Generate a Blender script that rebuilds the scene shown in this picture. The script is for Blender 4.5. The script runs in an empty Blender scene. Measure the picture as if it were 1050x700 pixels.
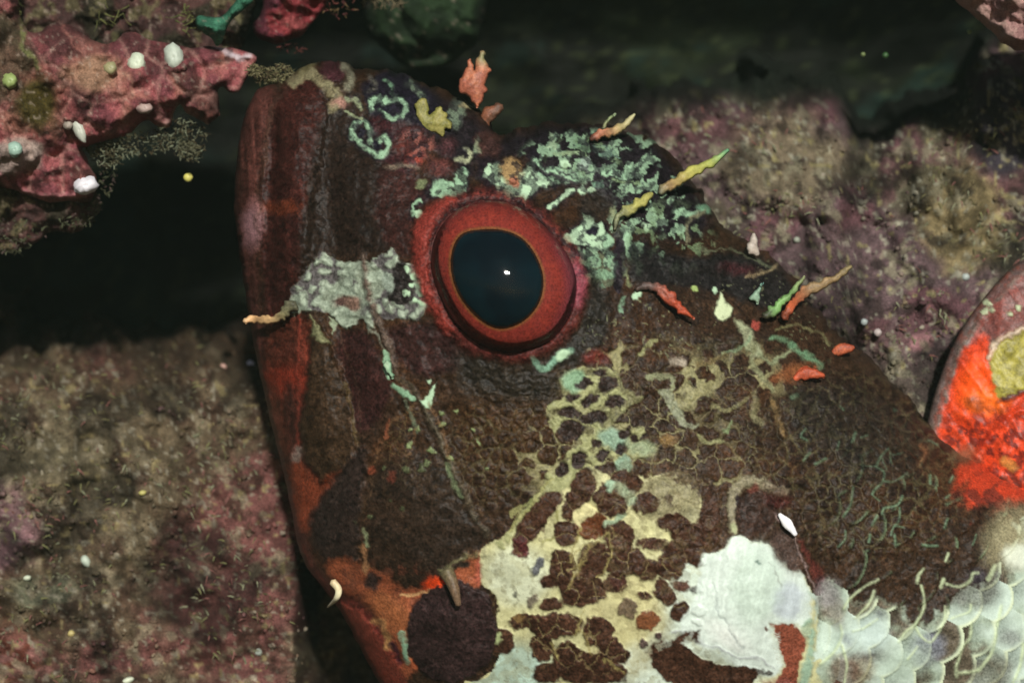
import bpy, math, random
import numpy as np
from mathutils import Vector, Euler
random.seed(7); np.random.seed(7)
R = math.radians
S = 0.0002            # metres per photo pixel at the plane of the fish's midline
D = 2000.0            # camera distance in the same unit

# ------------------------------------------------------------------ camera, light, world
scene = bpy.context.scene
cam_d = bpy.data.cameras.new("camera"); cam = bpy.data.objects.new("camera", cam_d)
scene.collection.objects.link(cam); scene.camera = cam
cam.location = (0, -D*S, 0); cam.rotation_euler = (R(90), 0, 0)
cam_d.sensor_width = 36; cam_d.lens = 36*D/1050.0
cam_d.clip_start = 0.01; cam_d.clip_end = 50
cam_d.dof.use_dof = True; cam_d.dof.focus_distance = (D-115)*S; cam_d.dof.aperture_fstop = 14.0

SUN_EL, SUN_AZ = 24.0, 7.0      # the strobe's beam: from above and a little right of the camera
sun_d = bpy.data.lights.new("sun", 'SUN'); sun_d.energy = 4.3; sun_d.angle = R(3.0); sun_d.color = (1.0, 0.97, 0.90)
sun = bpy.data.objects.new("sun", sun_d); scene.collection.objects.link(sun)
to_sun = Vector((math.sin(R(SUN_AZ))*math.cos(R(SUN_EL)), -math.cos(R(SUN_AZ))*math.cos(R(SUN_EL)), math.sin(R(SUN_EL))))
sun.rotation_euler = to_sun.to_track_quat('Z', 'Y').to_euler(); sun.location = to_sun*1.0
world = bpy.data.worlds.new("World"); scene.world = world; world.use_nodes = True
wn = world.node_tree; wn.nodes.clear()
wo = wn.nodes.new('ShaderNodeOutputWorld'); wb = wn.nodes.new('ShaderNodeBackground'); ws = wn.nodes.new('ShaderNodeTexSky')
ws.sky_type = 'NISHITA'; ws.sun_disc = False; ws.sun_elevation = R(SUN_EL); ws.sun_rotation = R(180-SUN_AZ)
wb.inputs['Strength'].default_value = 0.042
wn.links.new(ws.outputs[0], wb.inputs[0]); wn.links.new(wb.outputs[0], wo.inputs[0])
scene.view_settings.view_transform = 'Standard'; scene.view_settings.look = 'None'
scene.view_settings.exposure = 0.0; scene.view_settings.gamma = 1.0

# ------------------------------------------------------------------ helpers: colour, noise
def lin(c):
    c = np.asarray(c, float)/255.0
    return np.where(c <= 0.04045, c/12.92, ((c+0.055)/1.055)**2.4)
def _hash(ix, iy, seed):
    n = (ix.astype(np.int64)*374761393 + iy.astype(np.int64)*668265263 + seed*1442695041) & 0xffffffff
    n = ((n ^ (n >> 13))*1274126177) & 0xffffffff
    n = n ^ (n >> 16)
    return (n & 0xffff)/65535.0
def vnoise(x, y, seed=0):
    ix = np.floor(x); iy = np.floor(y); fx = x-ix; fy = y-iy
    fx = fx*fx*(3-2*fx); fy = fy*fy*(3-2*fy)
    a = _hash(ix, iy, seed); b = _hash(ix+1, iy, seed); c = _hash(ix, iy+1, seed); d = _hash(ix+1, iy+1, seed)
    return (a*(1-fx)+b*fx)*(1-fy)+(c*(1-fx)+d*fx)*fy
def fbm(u, v, scale, seed=0, octv=4, gain=0.5):     # about 0..1, mean .5
    s = 0.0; a = 1.0; t = 0.0
    for i in range(octv):
        k = 2.0**i/scale
        s = s+a*vnoise((u*0.8+v*0.6)*k+17.3*i, (-u*0.6+v*0.8)*k-9.1*i, seed+i*31); t += a; a *= gain
    return s/t
def worley(u, v, scale, seed=0, jit=0.9):
    x = u/scale; y = v/scale; ix = np.floor(x); iy = np.floor(y)
    f1 = np.full(x.shape, 9.0); f2 = np.full(x.shape, 9.0); idv = np.zeros(x.shape)
    for dx in (-1, 0, 1):
        for dy in (-1, 0, 1):
            cx = ix+dx; cy = iy+dy
            px = cx+0.5+jit*(_hash(cx, cy, seed)-0.5); py = cy+0.5+jit*(_hash(cx, cy, seed+77)-0.5)
            d = np.hypot(x-px, y-py)
            near = d < f1
            f2 = np.where(near, f1, np.minimum(f2, d))
            idv = np.where(near, _hash(cx, cy, seed+5), idv)
            f1 = np.where(near, d, f1)
    return f1, f2, idv
def sst(a, b, x):
    t = np.clip((x-a)/(b-a), 0, 1); return t*t*(3-2*t)
def smooth_closed(pts, n=4):
    p = np.array(pts, float); m = len(p); out = []
    for i in range(m):
        p0, p1, p2, p3 = p[i-1], p[i], p[(i+1) % m], p[(i+2) % m]
        for k in range(n):
            t = k/n
            out.append(0.5*((2*p1)+(-p0+p2)*t+(2*p0-5*p1+4*p2-p3)*t*t+(-p0+3*p1-3*p2+p3)*t**3))
    return np.array(out)
def smooth_open(pts, n=5):
    p = np.array(pts, float)
    if len(p) < 3: 
        return np.array([p[0]+(p[-1]-p[0])*k/n for k in range(n+1)])
    q = np.vstack([2*p[0]-p[1], p, 2*p[-1]-p[-2]]); out = []
    for i in range(1, len(q)-2):
        p0, p1, p2, p3 = q[i-1], q[i], q[i+1], q[i+2]
        for k in range(n):
            t = k/n
            out.append(0.5*((2*p1)+(-p0+p2)*t+(2*p0-5*p1+4*p2-p3)*t*t+(-p0+3*p1-3*p2+p3)*t**3))
    out.append(p[-1]); return np.array(out)
def seg_dist(U, V, pts, closed):
    """unsigned distance, nearest point and parameter of the polyline"""
    n = len(pts); m = n if closed else n-1
    best = np.full(U.shape, 1e18); bx = np.zeros(U.shape); by = np.zeros(U.shape); bt = np.zeros(U.shape)
    for i in range(m):
        ax, ay = pts[i][:2]; cx, cy = pts[(i+1) % n][:2]
        dx, dy = cx-ax, cy-ay; L = dx*dx+dy*dy+1e-12
        t = np.clip(((U-ax)*dx+(V-ay)*dy)/L, 0, 1)
        qx = ax+t*dx; qy = ay+t*dy
        d = (U-qx)**2+(V-qy)**2
        m_ = d < best
        best = np.where(m_, d, best); bx = np.where(m_, qx, bx); by = np.where(m_, qy, by); bt = np.where(m_, (i+t)/m, bt)
    return np.sqrt(best), bx, by, bt
def inside(U, V, pts):
    n = len(pts); r = np.zeros(U.shape, bool)
    for i in range(n):
        ax, ay = pts[i]; bx, by = pts[(i+1) % n]
        if ay == by: continue
        c = ((ay > V) != (by > V)) & (U < (bx-ax)*(V-ay)/(by-ay)+ax)
        r ^= c
    return r

class Paint:
    """pigment and skin relief laid on a surface in the plane of the animal's flank"""
    def __init__(s, U, V, base, warp=2.2, wscale=11, seed=3):
        s.U = U+warp*3.4*(fbm(U, V, wscale, seed, 3)-.5)+warp*1.9*(fbm(U, V, 4.2, seed+3, 2)-.5)
        s.V = V+warp*3.4*(fbm(U, V, wscale, seed+9, 3)-.5)+warp*1.9*(fbm(U, V, 4.2, seed+6, 2)-.5)
        s.C = np.tile(lin(base), (U.size, 1)); s.H = np.zeros(U.size); s.Uo = U; s.Vo = V
        s.Us = U+5*(fbm(U, V, 26, seed+1, 2)-.5); s.Vs = V+5*(fbm(U, V, 26, seed+2, 2)-.5); s.Uw, s.Vw = s.U, s.V
    def smoothly(s, on):
        s.U, s.V = (s.Us, s.Vs) if on else (s.Uw, s.Vw)
    def _sub(s, x0, x1, y0, y1, pad):
        return np.nonzero((s.U > x0-pad) & (s.U < x1+pad) & (s.V > y0-pad) & (s.V < y1+pad))[0]
    def _put(s, idx, m, col, a, h):
        if col is not None:
            k = (m*a)[:, None]; s.C[idx] = s.C[idx]*(1-k)+(lin(col) if np.ndim(col) == 1 else col)*k
        if h: s.H[idx] += m*h
    HALO = ((142, 176, 144), (172, 202, 168))
    def poly(s, pts, col=None, a=1.0, soft=1.6, h=0.0, sm=True, mott=None):
        if soft < 2.6: soft *= .7
        p = smooth_closed(pts, 3) if sm else np.array(pts, float)
        if col in s.HALO and mott:        # dark pigment always rings the pale lichen marks
            c0 = p.mean(0); s.poly(c0+(p-c0)*1.28, (33, 29, 38), a=.8, soft=4, sm=False)
        idx = s._sub(p[:, 0].min(), p[:, 0].max(), p[:, 1].min(), p[:, 1].max(), soft*2)
        if not len(idx): return
        U, V = s.U[idx], s.V[idx]
        d = seg_dist(U, V, p, True)[0]; d = np.where(inside(U, V, p), d, -d)
        m = sst(-soft, soft, d)
        if mott:                       # (scale, amount): gaps in the patch
            m = m*(1-mott[1]*sst(.48, .58, fbm(U, V, mott[0], int(p[0, 0]), 3)))
        s._put(idx, m, col, a, h)
    def ell(s, cx, cy, rx, ry, rot=0, col=None, a=1.0, soft=1.4, h=0.0):
        if soft < 2.6: soft *= .75
        r = max(rx, ry); idx = s._sub(cx-r, cx+r, cy-r, cy+r, soft*2)
        if not len(idx): return
        U, V = s.U[idx]-cx, s.V[idx]-cy; c, q = math.cos(R(rot)), math.sin(R(rot))
        x = (U*c+V*q)/rx; y = (-U*q+V*c)/ry
        d = (1-np.hypot(x, y))*min(rx, ry)
        s._put(idx, sst(-soft, soft, d), col, a, h)
    def line(s, pts, w, col=None, a=1.0, soft=1.0, h=0.0, taper=False, brk=0.0):
        p = smooth_open(pts, 4)
        if col in s.HALO: s.line(pts, w+7, (33, 29, 38), a=.7, soft=2.5)
        idx = s._sub(p[:, 0].min(), p[:, 0].max(), p[:, 1].min(), p[:, 1].max(), w+soft*2)
        if not len(idx): return
        d, _, _, t = seg_dist(s.U[idx], s.V[idx], p, False)
        ww = w/2*(1 if not taper else (1-0.85*t))
        m = sst(-soft*1.1, soft*1.2, ww-d)
        brk = max(brk, .35)
        if brk: m = m*(1-brk*sst(.5, .6, fbm(s.U[idx], s.V[idx], 7, int(p[0, 0]), 2)))
        s._put(idx, m, col, a, h)

# ------------------------------------------------------------------ helpers: meshes
def P(u, v, y):
    k = (D+y)/D*S
    return np.stack([(u-525.0)*k, y*S+np.zeros_like(k*1.0), -(v-350.0)*k], -1)
def P1(u, v, y):
    k = (D+y)/D*S; return Vector(((u-525.0)*k, y*S, -(v-350.0)*k))
COL = scene.collection
def mesh_np(name, co, quads, col, mat, parent=None, tris=None):
    me = bpy.data.meshes.new(name)
    nq = len(quads) if quads is not None else 0; nt = len(tris) if tris is not None else 0
    me.vertices.add(len(co)); me.vertices.foreach_set('co', np.asarray(co, np.float32).ravel())
    me.loops.add(nq*4+nt*3); me.polygons.add(nq+nt)
    idx = []; 
    if nq: idx.append(np.asarray(quads).ravel())
    if nt: idx.append(np.asarray(tris).ravel())
    me.loops.foreach_set('vertex_index', np.concatenate(idx).astype(np.int32))
    st = np.concatenate([np.arange(nq)*4, nq*4+np.arange(nt)*3]).astype(np.int32)
    me.polygons.foreach_set('loop_start', st)
    me.update(calc_edges=True); me.validate()
    me.polygons.foreach_set('use_smooth', np.ones(len(me.polygons), bool))
    if col is not None:
        at = me.color_attributes.new('Col', 'FLOAT_COLOR', 'POINT')
        c4 = np.ones((len(co), 4), np.float32); c4[:, :3] = np.clip(col, 0, 1); at.data.foreach_set('color', c4.ravel())
    me.materials.append(mat)
    o = bpy.data.objects.new(name, me); COL.objects.link(o)
    if parent: o.parent = parent
    return o
def tag(o, label=None, cat=None, group=None, kind=None):
    if label: o['label'] = label
    if cat: o['category'] = cat
    if group: o['group'] = group
    if kind: o['kind'] = kind
    return o
def empty(name):
    o = bpy.data.objects.new(name, None); COL.objects.link(o); o.empty_display_size = 0.01; return o

def poisson(outline):
    """smooth inflated height (0..1 squared) of an outline, coarse to fine"""
    x0, y0 = outline.min(0); x1, y1 = outline.max(0); ext = max(x1-x0, y1-y0)
    phi = None
    for n in (20, 40, 80, 160):
        g = ext/n; xs = np.arange(x0-2*g, x1+3*g, g); ys = np.arange(y0-2*g, y1+3*g, g)
        X, Y = np.meshgrid(xs, ys); m = inside(X, Y, outline)
        if phi is None: f = np.zeros(X.shape)
        else: f = bil(phi, X.ravel(), Y.ravel()).reshape(X.shape)
        f = f*m
        for _ in range(160 if n > 20 else 400):
            f[1:-1, 1:-1] = (f[:-2, 1:-1]+f[2:, 1:-1]+f[1:-1, :-2]+f[1:-1, 2:]+g*g)/4
            f *= m
        phi = (xs, ys, f)
    return (phi[0], phi[1], phi[2]/phi[2].max())
def bil(phi, U, V):
    xs, ys, f = phi; gx = xs[1]-xs[0]; gy = ys[1]-ys[0]
    a = np.clip((U-xs[0])/gx, 0, len(xs)-1.001); b = np.clip((V-ys[0])/gy, 0, len(ys)-1.001)
    i = a.astype(int); j = b.astype(int); s = a-i; t = b-j
    return (f[j, i]*(1-s)+f[j, i+1]*s)*(1-t)+(f[j+1, i]*(1-s)+f[j+1, i+1]*s)*t

def blob(name, outline, step, thick, base, relief, paint, mat, parent=None, back=0.9, power=0.5, edge=3.0, smooth=4):
    """closed solid: an outline inflated to both sides of its mid surface, with relief and pigment on it"""
    ol = smooth_closed(outline, smooth) if smooth else np.array(outline, float)
    phi = poisson(ol)
    x0, y0 = ol.min(0); x1, y1 = ol.max(0)
    xs = np.arange(x0-step, x1+2*step, step); ys = np.arange(y0-step, y1+2*step, step)
    X, Y = np.meshgrid(xs, ys); ins = inside(X, Y, ol)
    pad = np.pad(ins, 1)
    full = np.ones_like(ins)
    for a in (0, 1, 2):
        for b in (0, 1, 2): full &= pad[a:a+ins.shape[0], b:b+ins.shape[1]]
    bd = ins & ~full
    d = np.full(X.shape, 50.0)
    near = ins.copy()
    U = X.copy(); V = Y.copy()
    q = np.nonzero(bd)
    _, bx, by, _ = seg_dist(X[q], Y[q], ol, True); U[q] = bx; V[q] = by
    # distance near the border only, by repeated erosion (cheap)
    e = ins.copy(); dist = np.zeros(X.shape); 
    for k in range(int(40/step)+1):
        pd = np.pad(e, 1); e = e & pd[:-2, 1:-1] & pd[2:, 1:-1] & pd[1:-1, :-2] & pd[1:-1, 2:]
        dist += e*step
    iv = -np.ones(X.shape, int); sel = np.nonzero(ins); n = len(sel[0]); iv[sel] = np.arange(n)
    u = U[sel]; v = V[sel]; dd = dist[sel]; isb = bd[sel]
    f = np.clip(bil(phi, u, v), 0, None)*np.clip(dd/edge, 0, 1); f[isb] = 0
    h = thick*f**power
    rl, col = relief_paint(u, v, dd, relief, paint)
    hf = h+rl*np.clip(dd/9.0, 0, 1)
    hf = np.where(isb, 0, np.maximum(hf, 0.15))
    by_ = base(u, v) if callable(base) else np.full(n, float(base))
    front = P(u, v, by_-hf)
    ok = ins[:-1, :-1] & ins[1:, :-1] & ins[:-1, 1:] & ins[1:, 1:]
    j, i = np.nonzero(ok)
    a = iv[j, i]; b = iv[j, i+1]; c = iv[j+1, i+1]; d_ = iv[j+1, i]
    quads = np.stack([a, d_, c, b], 1)
    co = front; cols = col
    if back:
        nb = np.nonzero(~isb)[0]; mp = np.arange(n); mp[nb] = n+np.arange(len(nb))
        yb = by_[nb]+h[nb]*back
        bk = P(u[nb], v[nb], by_[nb]); bk[:, 1] = yb*S
        co = np.vstack([front, bk]); cols = np.vstack([col, col[nb]])
        quads = np.vstack([quads, np.stack([mp[a], mp[b], mp[c], mp[d_]], 1)])
    used = np.zeros(len(co), bool); used[quads.ravel()] = True; rm = np.cumsum(used)-1
    o = mesh_np(name, co[used], rm[quads], cols[used], mat, parent)
    o_h = (phi, thick, power)
    return o, o_h
def relief_paint(u, v, d, relief, paint):
    r = paint(u, v)
    if isinstance(r, tuple): col, rl = r
    else: col, rl = r, 0.0
    if relief is not None: rl = rl+relief(u, v)
    return rl+np.zeros(u.shape), col

def tube(name, pts, radii, cols, mat, parent=None, flat=1.0, ns=12, bump=0.0, seed=0):
    """round or flattened tapering strand through (u,v,y) points, closed at both ends"""
    p = smooth_open([list(q) for q in pts], 5); n = len(p)
    rr = np.interp(np.linspace(0, 1, n), np.linspace(0, 1, len(radii)), radii)
    cl = np.array([lin(c) for c in cols]); tt = np.linspace(0, 1, n)
    cc = np.stack([np.interp(tt, np.linspace(0, 1, len(cl)), cl[:, k]) for k in range(3)], 1)
    co = []; col = []; rs = np.random.RandomState(seed+len(pts))
    T = np.gradient(p, axis=0); T /= np.linalg.norm(T, axis=1)[:, None]+1e-9
    for i in range(n):
        a = np.cross(T[i], [0, 0, 1.0]); a /= np.linalg.norm(a)+1e-9; b = np.cross(T[i], a)
        for k in range(ns):
            th = 2*math.pi*k/ns; r = rr[i]*(1+bump*(rs.rand()-.5))
            q = p[i]+a*math.cos(th)*r+b*math.sin(th)*r*flat
            co.append(P(np.array(q[0]), np.array(q[1]), np.array(q[2]))); col.append(cc[i]*(0.85+0.3*rs.rand()))
    quads = [(i*ns+k, i*ns+(k+1) % ns, (i+1)*ns+(k+1) % ns, (i+1)*ns+k) for i in range(n-1) for k in range(ns)]
    tris = []
    for e, i in ((0, 0), (1, n-1)):
        q = p[i]+T[i]*rr[i]*(.6 if e else -.6)
        co.append(P(np.array(q[0]), np.array(q[1]), np.array(q[2]))); col.append(cc[i]); c = len(co)-1
        for k in range(ns):
            t = (i*ns+k, i*ns+(k+1) % ns, c); tris.append(t if e else t[::-1])
    return mesh_np(name, np.array(co).reshape(-1, 3), quads, np.array(col), mat, parent, tris)

_t = (1+5**.5)/2
ICO_V = np.array([(-1,_t,0),(1,_t,0),(-1,-_t,0),(1,-_t,0),(0,-1,_t),(0,1,_t),(0,-1,-_t),(0,1,-_t),(_t,0,-1),(_t,0,1),(-_t,0,-1),(-_t,0,1)], float)/1.902
ICO_F = np.array([(0,11,5),(0,5,1),(0,1,7),(0,7,10),(0,10,11),(1,5,9),(5,11,4),(11,10,2),(10,7,6),(7,1,8),(3,9,4),(3,4,2),(3,2,6),(3,6,8),(3,8,9),(4,9,5),(2,4,11),(6,2,10),(8,6,7),(9,8,1)])
def ico2():
    v = [tuple(x) for x in ICO_V]; f = []; mid = {}
    def m(a, b):
        k = (min(a, b), max(a, b))
        if k not in mid:
            q = np.array(v[a])+np.array(v[b]); q /= np.linalg.norm(q); v.append(tuple(q)); mid[k] = len(v)-1
        return mid[k]
    for a, b, c in ICO_F:
        x, y, z = m(a, b), m(b, c), m(c, a); f += [(a, x, z), (b, y, x), (c, z, y), (x, y, z)]
    return np.array(v), np.array(f)
ICO2_V, ICO2_F = ico2()
def grains(name, items, mat, parent=None, fine=False):
    """many small crumbs joined: items = (u,v,y,r,rgb_lin, stretch)"""
    V0, F0 = (ICO2_V, ICO2_F) if fine else (ICO_V, ICO_F)
    co = []; fc = []; cl = []; k = 0
    for (u, v, y, r, c, st) in items:
        e = Euler((random.uniform(0, 6), random.uniform(0, 6), random.uniform(0, 6))).to_matrix(); M = np.array(e)
        q = V0*np.array([1, st, random.uniform(.6, 1)])*(1+.35*(np.random.rand(len(V0), 1)-.5)) @ M.T*r*S
        co.append(q+np.array(P1(u, v, y))); fc.append(F0+k); k += len(V0)
        cl.append(np.tile(c, (len(V0), 1))*(0.8+.4*np.random.rand(len(V0), 1)))
    return mesh_np(name, np.vstack(co), None, np.vstack(cl), mat, parent, np.vstack(fc))

# ------------------------------------------------------------------ materials
def mat_painted(name, rough=0.5, spec=0.35, grain=0.35, gscale=9000, bump=0.25, bscale=2500, sss=0.0, coat=0.0, bdist=0.0003):
    m = bpy.data.materials.new(name); m.use_nodes = True; nt = m.node_tree; N = nt.nodes; L = nt.links
    b = N['Principled BSDF']; b.inputs['Roughness'].default_value = rough; b.inputs['Specular IOR Level'].default_value = spec
    at = N.new('ShaderNodeAttribute'); at.attribute_name = 'Col'
    tc = N.new('ShaderNodeTexCoord')
    n1 = N.new('ShaderNodeTexNoise'); n1.inputs['Scale'].default_value = gscale; n1.inputs['Detail'].default_value = 2
    L.new(tc.outputs['Object'], n1.inputs['Vector'])
    mr = N.new('ShaderNodeMapRange'); mr.inputs['From Min'].default_value = 0.25; mr.inputs['From Max'].default_value = 0.75
    mr.inputs['To Min'].default_value = 1-grain; mr.inputs['To Max'].default_value = 1+grain
    L.new(n1.outputs['Fac'], mr.inputs['Value'])
    mx = N.new('ShaderNodeVectorMath'); mx.operation = 'SCALE'
    bw = N.new('ShaderNodeRGBToBW'); L.new(at.outputs['Color'], bw.inputs[0])      # pale skin is smoother in tone than dark skin
    lm = N.new('ShaderNodeMapRange'); lm.inputs['From Max'].default_value = 0.45; lm.inputs['To Min'].default_value = 0.0; lm.inputs['To Max'].default_value = 0.85
    L.new(bw.outputs[0], lm.inputs['Value']); mf = N.new('ShaderNodeMix'); mf.data_type = 'FLOAT'; mf.inputs[3].default_value = 1.0
    L.new(lm.outputs[0], mf.inputs[0]); L.new(mr.outputs[0], mf.inputs[2])
    L.new(at.outputs['Color'], mx.inputs[0]); L.new(mf.outputs[0], mx.inputs['Scale'])
    L.new(mx.outputs[0], b.inputs['Base Color'])
    n2 = N.new('ShaderNodeTexNoise'); n2.inputs['Scale'].default_value = bscale; n2.inputs['Detail'].default_value = 5
    L.new(tc.outputs['Object'], n2.inputs['Vector'])
    bp = N.new('ShaderNodeBump'); bp.inputs['Strength'].default_value = bump; bp.inputs['Distance'].default_value = bdist
    bs = N.new('ShaderNodeMapRange'); bs.inputs['From Max'].default_value = 0.4; bs.inputs['To Min'].default_value = bump; bs.inputs['To Max'].default_value = bump*.25
    L.new(bw.outputs[0], bs.inputs['Value']); L.new(bs.outputs[0], bp.inputs['Strength'])
    L.new(n2.outputs['Fac'], bp.inputs['Height']); L.new(bp.outputs[0], b.inputs['Normal'])
    if coat: b.inputs['Coat Weight'].default_value = coat; b.inputs['Coat Roughness'].default_value = 0.08
    return m
M_skin = mat_painted('fish_skin', rough=.46, spec=.12, grain=.65, gscale=2100, bump=.45, bscale=1800)
M_rock = mat_painted('encrusted_rock', rough=.8, spec=.15, grain=.6, gscale=2300, bump=.6, bscale=1100, bdist=.0006)
M_flap = mat_painted('skin_flap', rough=.5, spec=.3, grain=.5, gscale=2500, bump=.4)
M_fin = mat_painted('fin_membrane', rough=.45, spec=.3, grain=.5, gscale=2500, bump=.3)
M_shell = mat_painted('shell_lime', rough=.45, spec=.4, grain=.12, gscale=3000, bump=.2)
M_iris = mat_painted('iris_tissue', rough=.5, spec=.15, grain=.5, gscale=2500, bump=.3)
def mat_pupil():
    m = bpy.data.materials.new('pupil_lens'); m.use_nodes = True; b = m.node_tree.nodes['Principled BSDF']; N = m.node_tree.nodes; L = m.node_tree.links
    n = N.new('ShaderNodeTexNoise'); n.inputs['Scale'].default_value = 130; n.inputs['Detail'].default_value = 4
    tc = N.new('ShaderNodeTexCoord'); L.new(tc.outputs['Object'], n.inputs['Vector'])
    cr = N.new('ShaderNodeValToRGB'); cr.color_ramp.elements[0].position = .35; cr.color_ramp.elements[1].position = .75
    cr.color_ramp.elements[0].color = (0.0025, 0.006, 0.009, 1); cr.color_ramp.elements[1].color = (0.004, 0.015, 0.020, 1)
    L.new(n.outputs['Fac'], cr.inputs[0]); L.new(cr.outputs[0], b.inputs['Base Color'])
    b.inputs['Roughness'].default_value = .06; b.inputs['Specular IOR Level'].default_value = .10
    return m
M_pupil = mat_pupil()
def mat_cornea():
    m = bpy.data.materials.new('cornea'); m.use_nodes = True; N = m.node_tree.nodes; L = m.node_tree.links; N.clear()
    o = N.new('ShaderNodeOutputMaterial'); mx = N.new('ShaderNodeMixShader'); t = N.new('ShaderNodeBsdfTransparent'); g = N.new('ShaderNodeBsdfGlossy')
    g.inputs['Roughness'].default_value = .03; f = N.new('ShaderNodeFresnel'); f.inputs['IOR'].default_value = 1.12
    L.new(f.outputs[0], mx.inputs[0]); L.new(t.outputs[0], mx.inputs[1]); L.new(g.outputs[0], mx.inputs[2]); L.new(mx.outputs[0], o.inputs[0])
    return m
M_cornea = mat_cornea()

# ================================================================== THE SETTING
# cave wall, plus an unseen roof added above the picture to shade the background
def build_cave():
    nu, nt = 260, 300
    A = np.linspace(-900, 1950, nu); T = np.linspace(0, 1, nt); AA, TT = np.meshgrid(A, T)
    ang = TT
    # profile: from under the reef up the back wall, then the added roof curving to the front
    y = np.interp(ang, [0, .45, .62, .75, .9, 1], [620, 620, 540, 330, 60, -60])
    z = np.interp(ang, [0, .45, .62, .75, .9, 1], [-700, 220, 480, 660, 700, 690])
    n = (fbm(AA, TT*1800, 240, 5, 5)-.5)*170*sst(1.0, .8, TT)
    n2 = (fbm(AA, TT*1800, 40, 9, 4)-.5)*40*sst(1.0, .85, TT)
    y = y-(n+n2)*(1-sst(.6, .8, TT)); z = z+(np.abs(n)*.4+n2*.5)*sst(.62, .85, TT)
    co = np.stack([(AA-525)*S*1.0, y*S, z*S], -1).reshape(-1, 3)
    u, t = AA.ravel(), (TT*1800).ravel()
    c = np.tile(lin((34, 40, 28)), (u.size, 1))
    k = sst(.52, .66, fbm(u, t, 90, 21, 4))[:, None]; c = c*(1-k)+lin((52, 66, 38))*k
    k = sst(.58, .7, fbm(u, t, 60, 41, 4))[:, None]; c = c*(1-k)+lin((50, 82, 70))*k*.8+c*k*.2
    k = sst(.76, .8, vnoise(u/9, t/9, 3))[:, None]*.5; c = c*(1-k)+lin((105, 120, 75))*k
    c = c*(.12+.10*sst(420, 700, u))[:, None]*(.5+fbm(u, t, 14, 61, 4))[:, None]  # wall colour scaled down to stand for cave shade, strongest on the left
    i = np.arange(nu*nt).reshape(nt, nu); q = np.stack([i[:-1, :-1], i[:-1, 1:], i[1:, 1:], i[1:, :-1]], -1).reshape(-1, 4)
    o = mesh_np('cave_wall', co, q, c, M_rock); tag(o, 'dark green cave wall behind the reef with an unseen roof added for shade', kind='structure')
build_cave()

FISH = [(262,95),(272,88),(290,84),(305,72),(325,64),(347,63),(375,72),(402,71),(432,84),(465,98),(488,110),(503,124),(508,136),(520,136),(545,129),(582,126),
        (625,129),(660,139),(690,160),(716,196),(742,232),(782,256),(808,280),(826,304),(852,334),(886,362),(920,395),(950,430),(975,455),(1020,478),(1080,505),
        (1150,560),(1180,640),(1160,760),(1060,820),(900,840),(700,830),(540,800),(460,770),(420,735),(395,708),(372,668),(352,630),(332,603),(314,580),(305,556),
        (298,518),(290,482),(280,442),(270,400),(262,360),(255,322),(249,282),(243,242),(240,205),(243,160),(250,122)]
FISH_S = smooth_closed(FISH, 4)
FISH_J = smooth_closed(FISH, 10); _k = np.where((FISH_J[:, 1] < 480) & (FISH_J[:, 0] > 340), 1.0, .25)     # rough skin along the crown and nape
FISH_J = FISH_J+np.stack([(fbm(FISH_J[:, 0], FISH_J[:, 1], 9, 500, 4)-.5)*11*_k, (fbm(FISH_J[:, 0], FISH_J[:, 1], 9, 510, 4)-.5)*11*_k], 1)

def vtop(u):
    return np.interp(u, [-400, 40, 130, 250, 450, 600, 640, 700, 760, 850, 868, 880, 895, 930, 960, 985, 1003, 1030, 1400],
                        [300, 330, 322, 350, 230, 130, 116, 106, 104, 108, 130, 152, 150, 128, 116, 100, 62, 40, 20])
def reef_h(u, v):
    left = 32+(700-v)*.34+.010*np.maximum(0, 440-v)**2; right = 35+(450-v)*.36
    k = sst(380, 640, u); y = left*(1-k)+right*k
    d = seg_dist(u, v, FISH_S[::4], True)[0]; ins = inside(u, v, FISH_S[::4])
    y = y+np.where(ins, 150*sst(0, 120, d), 0)
    cre = sst(298, 332, u+18*(fbm(u, v, 60, 4, 3)-.5)+(v-640)*-.06)*sst(560, 610, v)*(1-sst(430, 520, u)); y = y+260*cre
    y = y+22*sst(40, 0, np.abs(u-292+(v-500)*-.12))*sst(420, 520, v)*sst(620, 560, v)
    tp = vtop(u)+(60+110*sst(400, 250, u))*(fbm(u, v, 60, 205, 4)-.5)+20*(fbm(u, v, 14, 206, 3)-.5); y = y+np.maximum(0, tp-v)*(9.0-6.0*sst(420, 260, u))+.02*np.maximum(0, tp+45+40*sst(420, 260, u)-v)**2
    lump = worley(u+14*fbm(u, v, 30, 2, 2), v+14*fbm(u, v, 30, 3, 2), 46, 8); l2 = worley(u+6*fbm(u, v, 12, 6, 2), v, 15, 18)
    n = (fbm(u, v, 150, 11, 3)-.5)*110+(fbm(u, v, 48, 12, 4)-.5)*80+(0.6-lump[0])*24+(0.5-l2[0])*6*(0.4+fbm(u, v, 70, 33, 2))+(fbm(u, v, 9, 14, 3)-.5)*8
    return y-n
def mixc(c, k, rgb):
    k = np.clip(k, 0, 1)[:, None]; return c*(1-k)+lin(rgb)*k
def gauss(u, v, cx, cy, rx, ry): return np.exp(-(((u-cx)/rx)**2+((v-cy)/ry)**2))
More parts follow.
